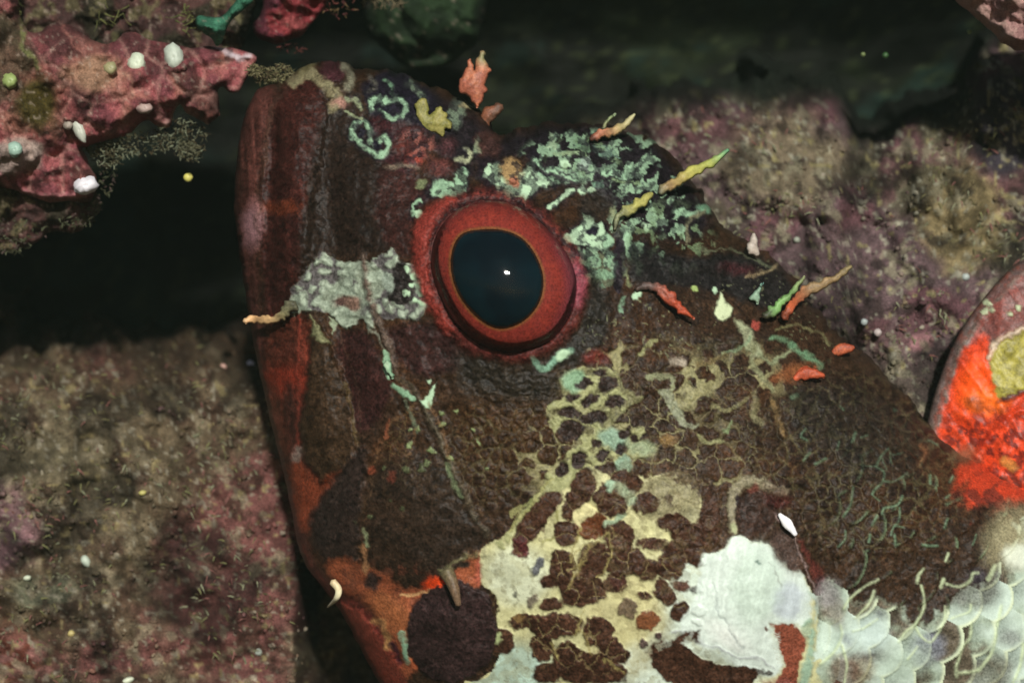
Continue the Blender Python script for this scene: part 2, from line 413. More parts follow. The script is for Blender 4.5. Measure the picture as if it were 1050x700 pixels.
def reef_col(u, v):
    wu = u+30*(fbm(u, v, 40, 51, 4)-.5); wv = v+30*(fbm(u, v, 40, 52, 4)-.5)
    n1 = fbm(u, v, 60, 61, 5); n2 = fbm(u, v, 26, 62, 4); n3 = fbm(u, v, 110, 63, 5); n4 = fbm(u, v, 10, 64, 3)
    c = np.tile(lin((86, 80, 60)), (u.size, 1))
    c = mixc(c, sst(.45, .62, n1), (104, 98, 74)); c = mixc(c, sst(.5, .62, n2)*.7, (58, 50, 38))
    L = sst(560, 430, u)
    # left side
    pk = 1.15*gauss(wu, wv, 240, 610, 90, 120)+gauss(wu, wv, 265, 520, 40, 50)+.8*gauss(wu, wv, 95, 680, 60, 30)+.7*gauss(wu, wv, 110, 370, 45, 30)
    c = mixc(c, L*sst(.35, .75, pk+.5*(n2-.5)), (116, 68, 68))
    c = mixc(c, L*sst(.4, .8, gauss(wu, wv, 5, 540, 50, 60)+.5*(n2-.5)), (126, 92, 102))
    c = mixc(c, L*sst(.4, .8, gauss(wu, wv, 0, 670, 60, 50)+.4*(n2-.5)), (95, 38, 30))
    w = worley(wu, wv, 26, 71)
    c = mixc(c, L*sst(.4, .8, gauss(wu, wv, 15, 680, 60, 45))*sst(.16, .3, w[1]-w[0])*.9, (140, 92, 88))
    c = mixc(c, L*.8*gauss(wu, wv, 70, 470, 90, 45), (98, 100, 74))
    c = mixc(c, L*.8*sst(.3, .7, gauss(wu, wv, 50, 610, 45, 25)), (96, 112, 88))
    # right side
    Rr = sst(600, 700, u)
    c = mixc(c, Rr*sst(.40, .56, n3), (100, 78, 80)); c = mixc(c, Rr*sst(.52, .62, n1)*.8, (104, 66, 72))
    c = mixc(c, Rr*.95*sst(.3, .7, gauss(wu, wv, 800, 165, 75, 60)+.4*(n2-.5)), (116, 104, 80))
    c = mixc(c, Rr*.7*gauss(wu, wv, 700, 130, 60, 30), (104, 60, 62))
    c = mixc(c, Rr*sst(.35, .7, gauss(wu, wv, 985, 225, 50, 70)+.5*(n2-.5)), (136, 120, 80))
    c = mixc(c, Rr*sst(.4, .7, gauss(wu, wv, 1035, 130, 50, 60)), (58, 52, 60))
    c = mixc(c, Rr*.8*gauss(wu, wv, 905, 420, 60, 50), (110, 104, 82))
    c = mixc(c, Rr*sst(.5, .8, gauss(wu, wv, 943, 347, 20, 13)), (165, 115, 118))
    c = mixc(c, sst(.56, .66, fbm(u, v, 18, 81, 4))*.75, (46, 36, 32))
    c = mixc(c, sst(.60, .68, fbm(u, v, 13, 82, 4))*.65, (142, 136, 108))
    c = mixc(c, sst(.80, .86, vnoise(u/4.3, v/4.3, 8))*.7, (160, 158, 136))
    c = mixc(c, sst(.84, .9, vnoise(u/6.3, v/6.3, 18))*.8, (150, 140, 90))
    g = c.mean(1)[:, None]; c = g+(c-g)*.85; c = mixc(c, sst(14+45*L, -22, v-vtop(u)-(30+190*L)*(fbm(u, v, 38, 207, 4)-.5)), (26, 32, 24)); c = mixc(c, L*.8*sst(430, 315, v+150*(fbm(u, v, 60, 909, 4)-.5)), (40, 36, 27)); c = mixc(c, L*.22, (120, 84, 62))  # shade painted into the colour along the receding upper edge, broader at left
    dk = (1-.62*sst(.5, .64, fbm(u, v, 55, 303, 5)))*(1+.7*(fbm(u, v, 5, 304, 2)-.5))
    return c*.80*(0.45+1.05*n4[:, None])*dk[:, None]
def build_reef():
    us = np.arange(-220, 1290, 2.4); n = 330; t = np.linspace(0, 1, n)**.9
    UU, TT = np.meshgrid(us, t); VV = (vtop(UU)-85)*(1-TT)+940*TT
    u, v = UU.ravel(), VV.ravel()
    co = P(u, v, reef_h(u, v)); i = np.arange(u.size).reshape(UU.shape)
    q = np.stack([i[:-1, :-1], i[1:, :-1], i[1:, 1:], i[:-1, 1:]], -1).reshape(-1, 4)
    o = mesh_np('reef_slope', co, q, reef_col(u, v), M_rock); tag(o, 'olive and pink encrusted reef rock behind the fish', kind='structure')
build_reef()

# crumbs and turf on the reef
def build_grit():
    it = []; pal = [lin(c) for c in ((96, 92, 70), (120, 114, 90), (80, 52, 54), (70, 66, 50), (125, 96, 100), (60, 46, 40), (150, 146, 120))]
    N = 4200; u = np.concatenate([np.random.uniform(-20, 315, N//2), np.random.uniform(650, 1070, N//2)])
    v = np.where(u < 400, np.random.uniform(300, 720, N), np.random.uniform(100, 470, N))
    cl = fbm(u, v, 30, 91, 3); keep = (cl > .47) & (v > vtop(u)+5) & ~inside(u, v, FISH_S[::3])
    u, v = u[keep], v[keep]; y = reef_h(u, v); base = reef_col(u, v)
    for a, b, c, bc in zip(u, v, y, base):
        r = random.choice((1.0, 1.3, 1.6, 2.2, 3.0)); k = random.random()*.4
        it.append((a, b, c-r*.3, r, (bc*(1-k)+random.choice(pal)*.7*k)*1.05, random.uniform(.7, 1.9)))
    o = grains('reef_crumbs', it, M_rock); tag(o, 'coral crumbs and coarse grit scattered over the reef', 'grit', kind='stuff')
    # short turf filaments
    co = []; fc = []; cc = []; k = 0
    N = 3600; u = np.concatenate([np.random.uniform(-20, 310, N//2), np.random.uniform(690, 1060, N//2)])
    v = np.where(u < 400, np.random.uniform(320, 720, N), np.random.uniform(110, 470, N))
    keep = (fbm(u, v, 36, 95, 3) > .52) & (v > vtop(u)+5) & ~inside(u, v, FISH_S[::3]); u, v = u[keep], v[keep]; y = reef_h(u, v)
    for a, b, c in zip(u, v, y):
        L = random.uniform(4, 10); th = random.uniform(0, 6.28); w = random.uniform(.5, 1.0); dx, dy = math.cos(th)*L, math.sin(th)*L
        nx, ny = -math.sin(th)*w, math.cos(th)*w; cr = lin(random.choice(((104, 104, 70), (84, 80, 54), (112, 76, 70), (118, 120, 96))))
        for s_, f in ((1, 0), (-1, 0), (1, .5), (-1, .5)):
            g = 1-f*.3; co.append(P1(a+dx*f+nx*s_*g, b+dy*f+ny*s_*g, c-L*.6*f)); cc.append(cr)
        co.append(P1(a+dx, b+dy+1.5, c-L*.5)); cc.append(cr)
        fc += [(k, k+1, k+3), (k, k+3, k+2), (k+2, k+3, k+4)]; k += 5
    o = mesh_np('algal_turf', np.array(co), None, np.array(cc), M_rock, None, np.array(fc)); tag(o, 'short olive algal turf growing over the reef', 'algae', kind='stuff')
build_grit()

# ================================================================== ROCKS
def rock_paint(kind, seed):
    def f(u, v):
        n1 = fbm(u, v, 45, seed, 5); n2 = fbm(u, v, 16, seed+3, 4); n3 = fbm(u, v, 6, seed+5, 3)
        w = worley(u+10*n1, v+10*n2, 34, seed+1); w2 = worley(u+5*n2, v, 9, seed+2)
        if kind == 'pink':
            c = np.tile(lin((136, 76, 78)), (u.size, 1)); c = mixc(c, sst(.45, .6, n1), (140, 92, 82)); c = mixc(c, sst(.5, .62, n2)*.8, (104, 56, 62)); c = mixc(c, sst(.52, .6, fbm(u, v, 24, 404, 4))*.75, (58, 34, 34))
            c = mixc(c, sst(.16, .03, w[1]-w[0])*.35, (170, 130, 120))
            c = mixc(c, gauss(u, v, 65, 20, 60, 30)*1.2, (70, 40, 40)); c = mixc(c, gauss(u, v, 38, 105, 22, 28)*1.6, (62, 54, 22))
            c = mixc(c, sst(.3, .7, gauss(u, v, 100, 75, 34, 22)+.5*(n2-.5)), (134, 104, 84))
            c = mixc(c, sst(.3, .6, gauss(u, v, 18, 160, 26, 22)+.6*(n2-.5))*.7, (150, 140, 130))
            c = mixc(c, sst(.4, .7, gauss(u, v, -10, 55, 55, 60)+.6*(n2-.5))*.8, (66, 62, 44))
            pt = Paint(u, v, (0, 0, 0)); pt.C = c
            pt.line([(220, 46), (236, 54), (248, 62), (258, 56)], 5, (196, 184, 190), soft=2, h=3); pt.line([(170, 128), (177, 118), (181, 107), (190, 113), (200, 124), (212, 126)], 3.2, (196, 160, 150), soft=1.6, h=4)
            pt.line([(118, 74), (130, 78), (136, 90), (135, 100)], 3, (170, 130, 112), soft=1.5, h=3); pt.line([(62, 22), (66, 30), (76, 44), (90, 60)], 2.5, (150, 100, 90), a=.5)
            pt.line([(0, 178), (10, 192), (30, 199), (60, 202), (90, 198)], 4, (176, 116, 120), soft=2, h=2)
            pt.line([(20, 8), (26, 30), (22, 48), (34, 56), (38, 70)], 4, (98, 100, 62), brk=.6, soft=1.5, h=2)
            c = pt.C; hr = pt.H
            hr = hr-14*gauss(u, v, 40, 106, 18, 24)-8*gauss(u, v, 70, 150, 22, 12)
        elif kind == 'dark':
            c = np.tile(lin((58, 40, 38)), (u.size, 1)); c = mixc(c, sst(.45, .6, n2), (76, 52, 48)); c = mixc(c, sst(.5, .6, n1), (44, 40, 30)); c = mixc(c, sst(.58, .66, fbm(u, v, 12, 808, 3))*.6, (96, 92, 64)); hr = 0
        elif kind == 'red':
            c = np.tile(lin((112, 44, 48)), (u.size, 1)); c = mixc(c, sst(.5, .6, n2), (132, 66, 66)); c = mixc(c, sst(.55, .66, n1), (84, 40, 50)); hr = 0
        elif kind == 'dusty':
            c = np.tile(lin((146, 112, 108)), (u.size, 1)); c = mixc(c, sst(.45, .6, n2), (168, 136, 128)); c = mixc(c, sst(.5, .6, n1)*.6, (120, 84, 84)); hr = 0
        elif kind == 'turf':
            c = np.tile(lin((96, 94, 66)), (u.size, 1)); c = mixc(c, sst(.45, .6, n2), (122, 116, 84)); c = mixc(c, sst(.5, .62, n1), (78, 66, 50)); hr = (n3-.5)*10
        elif kind == 'greenalga':
            c = np.tile(lin((24, 36, 22)), (u.size, 1)); c = mixc(c, sst(.45, .6, n2), (32, 48, 28)); hr = 0
        elif kind == 'teal':
            c = np.tile(lin((52, 100, 78)), (u.size, 1)); c = mixc(c, sst(.5, .65, n2), (74, 128, 100)); hr = 0
        c = c*(.7+.6*n3[:, None]); c = mixc(c, sst(.82, .88, vnoise(u/2.7, v/2.7, seed+8))*.3, (170, 155, 140))
        return c, hr+(n1-.5)*60+(n2-.5)*20+(n3-.5)*6+(.5-w[0])*22+(.4-w2[0])*3+10*sst(.47, .50, fbm(u, v, 42, seed+60, 2))
    return f
def rock(name, outline, thick, y, kind, seed, label, cat, step=1.9, power=.5, parent=None, jag=3.0, back=.9):
    ol = smooth_closed(outline, 5)
    if jag:
        ol = ol+np.stack([(fbm(ol[:, 0], ol[:, 1], 16, seed+40, 3)-.5)*jag*3, (fbm(ol[:, 0], ol[:, 1], 16, seed+44, 3)-.5)*jag*3], 1)
    o, _ = blob(name, ol, step, thick, y, None, rock_paint(kind, seed), M_rock, parent, power=power, smooth=0, back=back)
    if label: tag(o, label, cat)
    return o
PINK = [(-120,-70),(8,-70),(18,-10),(20,20),(34,36),(56,24),(84,34),(108,46),(132,34),(152,40),(190,48),(215,46),(232,48),(258,54),(261,68),(252,84),(240,98),(229,90),(222,96),
        (223,118),(213,128),(198,121),(183,108),(177,124),(166,131),(148,126),(130,138),(106,146),(86,150),(92,166),(101,188),(90,205),(58,208),(26,201),(0,192),(-120,204)]
pink_root = empty('encrusted_rock'); pink_root.location = (0, 0, 0)
tag(pink_root, 'pink crusted rock ledge with white barnacles at the upper left', 'rock')
rock('rock_mass', PINK, 62, 20, 'pink', 100, None, None, parent=pink_root)
def surf_pt(u, v, y): return P1(u, v, y)
def barnacle(u, v, y, rx, ry, rot, col, parent=None, name='barnacle'):
    """small ribbed cone with a sunk mouth"""
    n = 18; prof = [(1.0, 0), (.95, .3), (.82, .6), (.6, .85), (.35, .97), (.15, .98), (0.0, .9)]
    co = []; cl = []; L = lin(col)
    for k, (r, h) in enumerate(prof):
        for j in range(n):
            a = 2*math.pi*j/n; rib = 1+.025*math.cos(a*6+rot)*(1 if k < 5 else .2)+.24*(random.random()-.5)
            x = math.cos(a)*r*rx*rib; z = math.sin(a)*r*ry*rib; c, s = math.cos(R(rot)), math.sin(R(rot))
            co.append(P1(u+x*c-z*s, v+x*s+z*c, y-h*rx*.9)); cl.append(L*(.85+.3*random.random()))
    q = [(k*n+j, (k+1)*n+j, (k+1)*n+(j+1) % n, k*n+(j+1) % n) for k in range(len(prof)-1) for j in range(n)]
    return mesh_np(name, np.array(co), q, np.array(cl), M_shell, parent)
dg_cache = {}
def front_y(o, u, v, default):
    me = o.data; n = len(me.vertices)
    key = o.name
    if key not in dg_cache:
        a = np.empty(n*3, np.float32); me.vertices.foreach_get('co', a); a = a.reshape(-1, 3).astype(float)/S
        k = D/(D+a[:, 1]); dg_cache[key] = (a[:, 0]*k+525, -a[:, 2]*k+350, a[:, 1])
    x, z, y = dg_cache[key]; m = (np.abs(x-u) < 4) & (np.abs(z-v) < 4)
    return float(y[m].min()) if m.any() else default
rock_mass = bpy.data.objects['rock_mass']
for (u, v, rx, ry, rot, c) in [(140, 65, 9, 11, 20, (196, 206, 184)), (178, 59, 10, 14, -10, (176, 186, 172)), (113, 70, 7, 7, 0, (150, 146, 108)), (10, 83, 8, 8, 0, (140, 158, 96)),
                              (15, 153, 8, 8, 10, (150, 180, 164)), (88, 190, 13, 9, -15, (222, 220, 226)), (81, 133, 6, 14, -25, (180, 184, 170)), (148, 111, 8, 6, 0, (168, 146, 138)), (70, 128, 5, 5, 0, (150, 140, 128))]:
    barnacle(u, v, front_y(rock_mass, u, v, 0)+3, rx, ry, rot, c, pink_root)
rock('rock_mass', [(-120,-90),(285,-90),(270,-20),(258,20),(246,56),(222,70),(150,80),(80,90),(20,90),(-120,90)], 26, 105, 'dark', 210, None, None, parent=pink_root)
rock('rock_mass', [(-120,170),(60,172),(96,196),(104,214),(84,236),(52,240),(28,252),(-10,262),(-120,262)], 26, 62, 'dark', 230, None, None, parent=pink_root)
rock('red_rock', [(255,-70),(420,-70),(372,-20),(340,0),(322,22),(304,40),(282,46),(264,42),(258,26),(268,8),(262,-20)], 34, 60, 'red', 130, 'dark red crusted rock hanging beside the pink ledge', 'rock')
rock('dusty_rock', [(960,-70),(972,-20),(982,2),(1000,13),(1014,30),(1032,45),(1056,54),(1150,66),(1150,-70)], 50, -10, 'dusty', 150, 'dusty pink rock in the upper right corner', 'rock')
rock('green_algae', [(352,-60),(378,-20),(372,20),(392,52),(425,70),(460,66),(488,44),(498,10),(505,-60)], 50, 330, 'greenalga', 170, 'dark green blurred alga mound hanging in the cave', 'algae', step=3, back=.8)
rock('green_seaweed', [(199,24),(205,15),(225,17),(240,5),(250,-8),(262,-14),(260,2),(250,11),(237,21),(230,34),(224,47),(216,40),(206,33)], 7, -2, 'teal', 180, 'teal green seaweed blade above the pink ledge', 'seaweed', step=1.6, jag=1.5)
def tuft(name, regions, cols, n, y, seed, label, cat, parent=None, L0=(3, 8), r0=(.7, 1.3), kind=None, grain_n=120):
    random.seed(seed); it = []
    for _ in range(n):
        cx, cy, rx, ry = random.choice(regions); a = random.uniform(0, 6.28); q = random.random()**.5
        u = cx+math.cos(a)*rx*q; v = cy+math.sin(a)*ry*q; L = random.uniform(*L0); th = random.uniform(-2.6, 2.6)+math.pi/2; yy = y+random.uniform(-14, 14)
        c = lin(random.choice(cols)); r = random.uniform(*r0); bend = random.uniform(-.5, .5)
        for k in range(int(L/1.4)):
            f = k*1.4/L
            it.append((u+math.cos(th+bend*f)*L*f, v+math.sin(th+bend*f)*L*f, yy-f*5, r*(1.05-f*.7), c*(.8+.3*f), 1.1))
    o = grains(name, it, M_rock, parent)
    if label: tag(o, label, cat)
    if kind: o['kind'] = kind
    return o
tuft('turf_fringe', [(140, 148, 40, 12), (185, 140, 28, 18), (195, 155, 14, 10), (110, 158, 16, 14)], ((104, 104, 82), (84, 82, 60), (70, 62, 44), (120, 126, 104)), 620, 26, 11, None, None, pink_root, kind='stuff')
tuft('turf_fringe', [(20, 236, 34, 12), (78, 226, 20, 8), (5, 252, 30, 8), (96, 208, 8, 12), (110, 176, 10, 24)], ((88, 92, 70), (70, 70, 50), (84, 70, 66)), 260, 40, 12, None, None, pink_root, kind='stuff')
tuft('turf_fringe', [(100, 150, 14, 6), (22, 30, 8, 34), (122, 16, 26, 12), (190, 20, 10, 16)], ((98, 100, 60), (80, 84, 50)), 60, 30, 13, None, None, pink_root, L0=(6, 16), r0=(.8, 1.4), kind='stuff')
tuft('sponge_tuft', [(272, 78, 15, 9), (288, 76, 13, 10), (300, 80, 9, 7), (262, 72, 8, 6)], ((112, 108, 76), (92, 88, 60), (124, 118, 88), (74, 64, 46)), 420, 2, 16, 'tan fuzzy tuft between the pink ledge and the snout', 'sponge', L0=(3, 7))
tuft('hydroid_tuft', [(392, 2, 22, 7)], ((128, 116, 92), (100, 90, 70)), 55, 120, 14, 'beige feathery tuft hanging below the added cave roof', 'hydroid')
tuft('red_weed', [(352, 10, 14, 10), (330, 6, 16, 8), (300, 48, 14, 5)], ((92, 52, 46), (80, 44, 44), (110, 90, 62)), 70, 70, 15, 'reddish weedy tuft next to the dark red rock', 'seaweed')

def pebble(u, v, y, r, col, st, name, label, cat):
    r = r*.85
    V = ICO2_V*np.array([1, .8, st])*(1+.22*(np.random.rand(len(ICO2_V), 1)-.5)); a = random.uniform(-.6, .6)
    M = np.array(Euler((0, a, 0)).to_matrix()); o = mesh_np(name, (V@M.T)*r*S, None, np.tile(lin(col), (len(V), 1))*(.85+.3*np.random.rand(len(V), 1)), M_shell, None, ICO2_F)
    o.location = P1(u, v, y); tag(o, label, cat); return o
def ry(u, v): return float(reef_h(np.array([u*1.0]), np.array([v*1.0]))[0])
pebble(193, 182, 40, 5.5, (196, 190, 100), 1.0, 'sponge_ball', 'small yellow ball below the tip of the pink ledge', 'sponge')
for (u, v, r, c, st, lb) in [(257, 373, 5, (176, 180, 205), 1.1, 'bluish white shell chip touching the dark gap by the jaw'), (229, 376, 5, (176, 140, 128), .9, 'pinkish shell chip left of the bluish white one'),
                             (88, 575, 5.5, (176, 188, 172), 1.5, 'long pale shell chip on olive reef at the lower left'), (146, 505, 5, (178, 172, 104), .7, 'yellowish square chip on the olive reef'),
                             (131, 697, 8, (206, 214, 190), .5, 'flat white chip at the bottom edge'), (28, 592, 5, (190, 200, 176), .7, 'pale chip in the grey green tuft at far left'),
                             (265, 668, 5, (150, 160, 150), .9, 'grey chip on the pink rock below the jaw'), (73, 649, 4.5, (178, 164, 108), .9, 'small buff chip near the bottom left pink plates'),
                             (886, 330, 4.5, (150, 160, 158), 1., 'grey white grain on purple reef above the back'), (900, 341, 5, (170, 160, 156), 1., 'pale pink grain beside the grey white grain'),
                             (817, 246, 4.5, (140, 146, 132), .9, 'dull white grain right of the white thorn'), (990, 284, 5, (160, 170, 165), 1., 'white grain beside the clear fin edge')]:
    pebble(u, v, ry(u, v)-2, r, c, st, 'shell_chip', lb, 'shell')
for (u, v, r, c, lb) in [(885, 56, 3, (96, 110, 66), 'tiny pale yellow speck in the dark above the notch'), (908, 57, 4, (46, 78, 40), 'green speck right of the pale yellow one'), (994, 33, 3, (150, 170, 110), 'tiny speck beneath the dusty corner rock')]:
    pebble(u, v, 60, r, c, 1, 'plankton_speck', lb, 'plankton')
random.seed(99)

# ================================================================== THE FISH
fish = empty('scorpionfish'); fish.location = (0, 0, 0)
tag(fish, 'mottled brown and white scorpionfish head with a large red eye resting on the reef', 'fish')
MINT = (142, 176, 144); MINT2 = (172, 202, 168); NET = (138, 140, 98); DARK = (50, 39, 32); NAVY = (34, 31, 42); PALE = (196, 206, 172)
IRIS = [(442,272),(446,244),(460,222),(480,210),(505,206),(530,212),(555,229),(574,250),(587,272),(592,297),(584,327),(565,350),(540,360),(515,362),(490,353),(466,332),(450,302)]
LID = [(424,262),(428,232),(446,208),(474,196),(508,194),(540,207),(572,232),(592,258),(601,288),(596,322),(574,354),(544,368),(512,369),(482,360),(455,336),(436,303)]
PUPIL = [(462,272),(465,252),(475,239),(495,235),(516,236),(535,244),(549,261),(557,283),(555,305),(545,322),(530,333),(512,337),(495,330),(479,315),(467,295)]

def fish_paint(u, v):
    pt = Paint(u, v, (56, 40, 28)); p = pt.poly; e = pt.ell; l = pt.line
    # general brown field with darker and ruddier clouds
    n = fbm(u, v, 70, 1, 5); n2 = fbm(u, v, 22, 2, 4); n3 = fbm(u, v, 7, 4, 3)
    pt.C = mixc(pt.C, sst(.45, .62, n), (66, 44, 28)); pt.C = mixc(pt.C, sst(.48, .62, n2)*.6, (44, 33, 26)); pt.C = mixc(pt.C, sst(.3, .8, gauss(u, v, 530, 440, 90, 70))*.5, (74, 50, 28))
    # faint honeycomb of yellowish skin lines on the cheek and flank
    w = worley(pt.U, pt.V, 17, 5); ed = sst(.14, .02, w[1]-w[0])
    zone = sst(.25, .6, gauss(u, v, 720, 420, 110, 60)+.7*gauss(u, v, 560, 440, 70, 60))
    pt.C = mixc(pt.C, ed*zone*.2*sst(.42, .6, n2), (112, 104, 72)); pt.H += -ed*1.2*zone
    wx = worley(pt.U+16*(n2-.5), pt.V*1.1+12*(n-.5), 21, 25); th = .02+.34*sst(.46, .7, fbm(u, v, 30, 29, 3)); hz = sst(.18, .45, gauss(u, v, 685, 445, 90, 85)+.9*gauss(u, v, 630, 470, 55, 80)+.2*gauss(u, v, 780, 380, 60, 50)+.25*gauss(u, v, 520, 470, 50, 60))
    cells = sst(th+.09, th-.06, wx[1]-wx[0])*hz; pt.C = mixc(pt.C, cells*(.22+.72*sst(.42, .58, fbm(u, v, 42, 36, 3))), (140, 136, 98)); pt.H += cells*-1.4
    w3 = worley(pt.U, pt.V, 8, 15); z3 = sst(.3, .7, gauss(u, v, 480, 440, 50, 45)+gauss(u, v, 440, 470, 50, 50))
    pt.C = mixc(pt.C, sst(.18, .04, w3[1]-w3[0])*z3*.45*sst(.45, .6, n), (104, 92, 60))
    wy = worley(pt.U, pt.V, 12.5, 45); fz = sst(.2, .5, gauss(u, v, 880, 480, 110, 90)+.7*gauss(u, v, 500, 470, 60, 60)); pt.C = mixc(pt.C, sst(.05, .28, wy[1]-wy[0])*0+sst(.26, .06, wy[1]-wy[0])*fz*.55*(.4+.6*sst(.4, .6, n2)), (88, 82, 56)); pt.C = mixc(pt.C, sst(.3, .5, wy[1]-wy[0])*fz*.5, (36, 26, 22)); pt.H += sst(.0, .4, wy[1]-wy[0])*fz*1.6
    # snout: jaws and lips
    p([(230,60),(282,90),(268,150),(263,240),(268,330),(285,420),(300,500),(320,570),(345,610),(300,640),(220,400)], (86, 50, 44), soft=6, a=.9)
    p([(288,90),(308,80),(326,88),(334,110),(330,150),(320,215),(312,270),(300,300),(296,335),(276,340),(268,280),(266,210),(274,130)], (64, 33, 28), soft=4, h=4)
    p([(280,320),(312,325),(330,372),(326,430),(335,490),(322,520),(310,540),(295,490),(280,430),(268,370)], (84, 42, 31), soft=8)
    e(298, 388, 24, 14, 0, (150, 52, 34), a=.55, soft=10); e(318, 372, 9, 30, -8, (116, 48, 34), a=.5, soft=6); e(282, 440, 8, 40, -8, (110, 62, 48), a=.6, soft=6); p([(292,395),(304,400),(308,440),(303,462),(294,440)], (62, 36, 30), soft=5, a=.8)
    k = vnoise((u-v*.06)/3.1, v/46, 60)*.6+vnoise((u-v*.06)/7.5, v/80, 61)*.4; z = sst(345, 300, u-(v-300)*.12)*sst(90, 130, v)*sst(560, 520, v); pt.C *= (1+(k-.5)*.95*z)[:, None]; pt.H += (k-.5)*2.4*z
    e(288, 212, 26, 7, 0, (104, 50, 30), a=.8, soft=5); e(316, 200, 8, 18, 0, (92, 40, 32), a=.7, soft=5)
    e(259, 230, 9, 20, 5, (150, 112, 116), a=.8, soft=7)
    p([(334,106),(352,110),(366,118),(374,142),(388,160),(412,172),(436,200),(422,240),(402,258),(360,264),(330,262),(310,290),(308,240),(318,170)], (44, 32, 25), soft=7)
    p([(384,118),(400,96),(440,92),(500,128),(512,140),(545,132),(600,128),(660,142),(700,180),(728,222),(706,246),(660,238),(640,226),(600,190),(540,165),(470,168),(440,150)], (34, 31, 37), soft=9, a=.9)
    f = sst(.52, .57, fbm(pt.U, pt.V, 10, 144, 4))*sst(.3, .5, gauss(u, v, 610, 160, 75, 28)+.45*gauss(u, v, 415, 100, 45, 28)+gauss(u, v, 675, 230, 45, 42)+.8*gauss(u, v, 610, 262, 22, 30)); pt.C = mixc(pt.C, f*.85, (136, 166, 136)); pt.H += f*.3
    p([(395,168),(430,185),(440,205),(425,230),(424,262),(400,255),(385,215)], (62, 34, 30), soft=6, a=.8)
    e(420, 190, 30, 14, 30, (66, 36, 32), a=.6, soft=6)
    p([(322,330),(342,366),(356,410),(364,452),(354,482),(330,492),(314,474),(308,440),(314,396)], (56, 41, 28), soft=3.5, h=7)
    p([(395,340),(440,330),(470,350),(480,372),(440,385),(410,372)], (52, 30, 30), soft=6, a=.8)
    p([(345,345),(375,340),(392,372),(402,402),(380,440),(364,440),(352,390)], (54, 31, 28), soft=5)
    p([(302,462),(322,492),(348,484),(336,502),(322,520),(314,548),(302,520)], (128, 62, 40), soft=5, a=.85)
    l([(308,300),(306,360),(306,420),(303,466)], 2.4, (140, 62, 48), soft=2, h=2, a=.7); l([(306,462),(302,470)], 8, (140, 130, 120), soft=3, a=.7)
    l([(292,92),(279,112),(272,150),(268,196),(263,240)], 2.6, (104, 78, 66), a=.5, soft=2.5, brk=.6, h=1)
    l([(336,262),(346,330),(366,400),(372,450)], 2, (88, 66, 52), a=.4, brk=.5)
    l([(352,395),(362,430),(366,458)], 3.5, (92, 80, 52), a=.6, soft=2)
    # top of the snout
    p([(372,86),(402,72),(440,92),(452,120),(440,134),(400,132),(378,112)], (36, 32, 42), soft=4)
    p([(376,122),(420,126),(440,150),(420,180),(398,166),(384,160)], (62, 32, 34), soft=4)
    l([(300,84),(318,75),(329,82),(337,93),(346,102),(340,109)], 11, (122, 116, 88), soft=2.5, h=3); l([(308,74),(324,62)], 8, (96, 92, 62), soft=3, h=2)
    e(342, 74, 12, 11, 30, (70, 40, 44), soft=3, h=4); l([(354,68),(361,78),(356,90)], 8, (112, 110, 92), soft=2.5, h=2); e(347, 106, 8, 4, 0, (150, 112, 100), soft=3)
    l([(381,111),(381,104),(390,100),(398,105),(406,101),(414,108),(412,116),(404,121),(397,117),(390,112)], 5, MINT, soft=1.4, h=1.2)
    l([(364,127),(360,135),(368,146),(378,155),(390,157),(400,151),(396,143),(388,143)], 6, MINT, soft=1.4, h=1.2); l([(364,127),(371,125),(378,133),(380,144),(384,150)], 4.5, MINT, soft=1.2, h=1)
    e(371, 137, 4, 5, 0, NAVY); e(386, 148, 4, 4, 0, NAVY); e(397, 111, 5, 3, 0, NAVY)
    l([(355,113),(364,120),(372,124)], 3, (128, 138, 108)); l([(356,103),(366,105),(369,111)], 4, (120, 128, 100)); l([(394,83),(402,86),(399,94),(406,96)], 3.5, (92, 122, 98), brk=.5)
    l([(420,84),(428,92),(434,104)], 8, (96, 110, 92), brk=.7, soft=2); l([(378,78),(384,88),(378,94)], 5, (80, 78, 70), brk=.4, soft=2)
    e(468, 116, 7, 14, 10, (104, 120, 100), soft=3, a=.8); e(478, 108, 7, 3, 0, (160, 152, 114), soft=2, h=2)
    p([(410,144),(416,136),(428,132),(440,138),(446,150),(442,162),(428,168),(414,160)], (116, 70, 62), soft=7, h=3, mott=(6, .8)); e(427, 163, 9, 5, 0, (140, 54, 40), soft=4, a=.7); e(410, 151, 8, 8, 0, (96, 48, 40), soft=5, a=.6)
    e(458, 150, 10, 9, 0, (80, 50, 52), soft=5, h=3); e(452, 172, 13, 9, -10, (92, 52, 48), soft=5, h=3); l([(396,172),(412,169),(430,172)], 5, (104, 92, 78), brk=.5, soft=2)
    l([(468,163),(478,164),(484,158),(477,153)], 4.5, (162, 168, 134), soft=1.4, h=3); p([(485,160),(491,138),(495,158)], (130, 146, 118), soft=1.8, h=3, sm=False)
    p([(488,140),(500,134),(512,138),(512,160),(496,168)], (84, 54, 46), a=.6, soft=4)
    e(432, 188, 5, 5, 0, (104, 112, 80), soft=2); l([(424,220),(425,210),(432,206)], 3, MINT, brk=.3); e(430, 219, 4, 3, 20, MINT2)
    # bright marks above and behind the eye
    B = [(440,198),(444,188),(455,183),(463,187),(466,177),(474,172),(480,177),(476,190),(474,200),(460,201),(452,203)]
    p(B, MINT, soft=1.6, h=1, mott=(7, .8))
    p([(496,178),(506,166),(514,166),(520,174),(531,178),(541,170),(546,162),(547,175),(556,180),(567,187),(560,192),(550,191),(545,201),(539,208),(538,214),(528,210),(520,203),(511,198),(505,190)], MINT2, soft=1.6, h=1.4, mott=(9, .7))
    e(523, 176, 11, 12, 0, (150, 124, 84), soft=3, h=5); e(526, 186, 6, 5, 0, (150, 96, 74), soft=2)
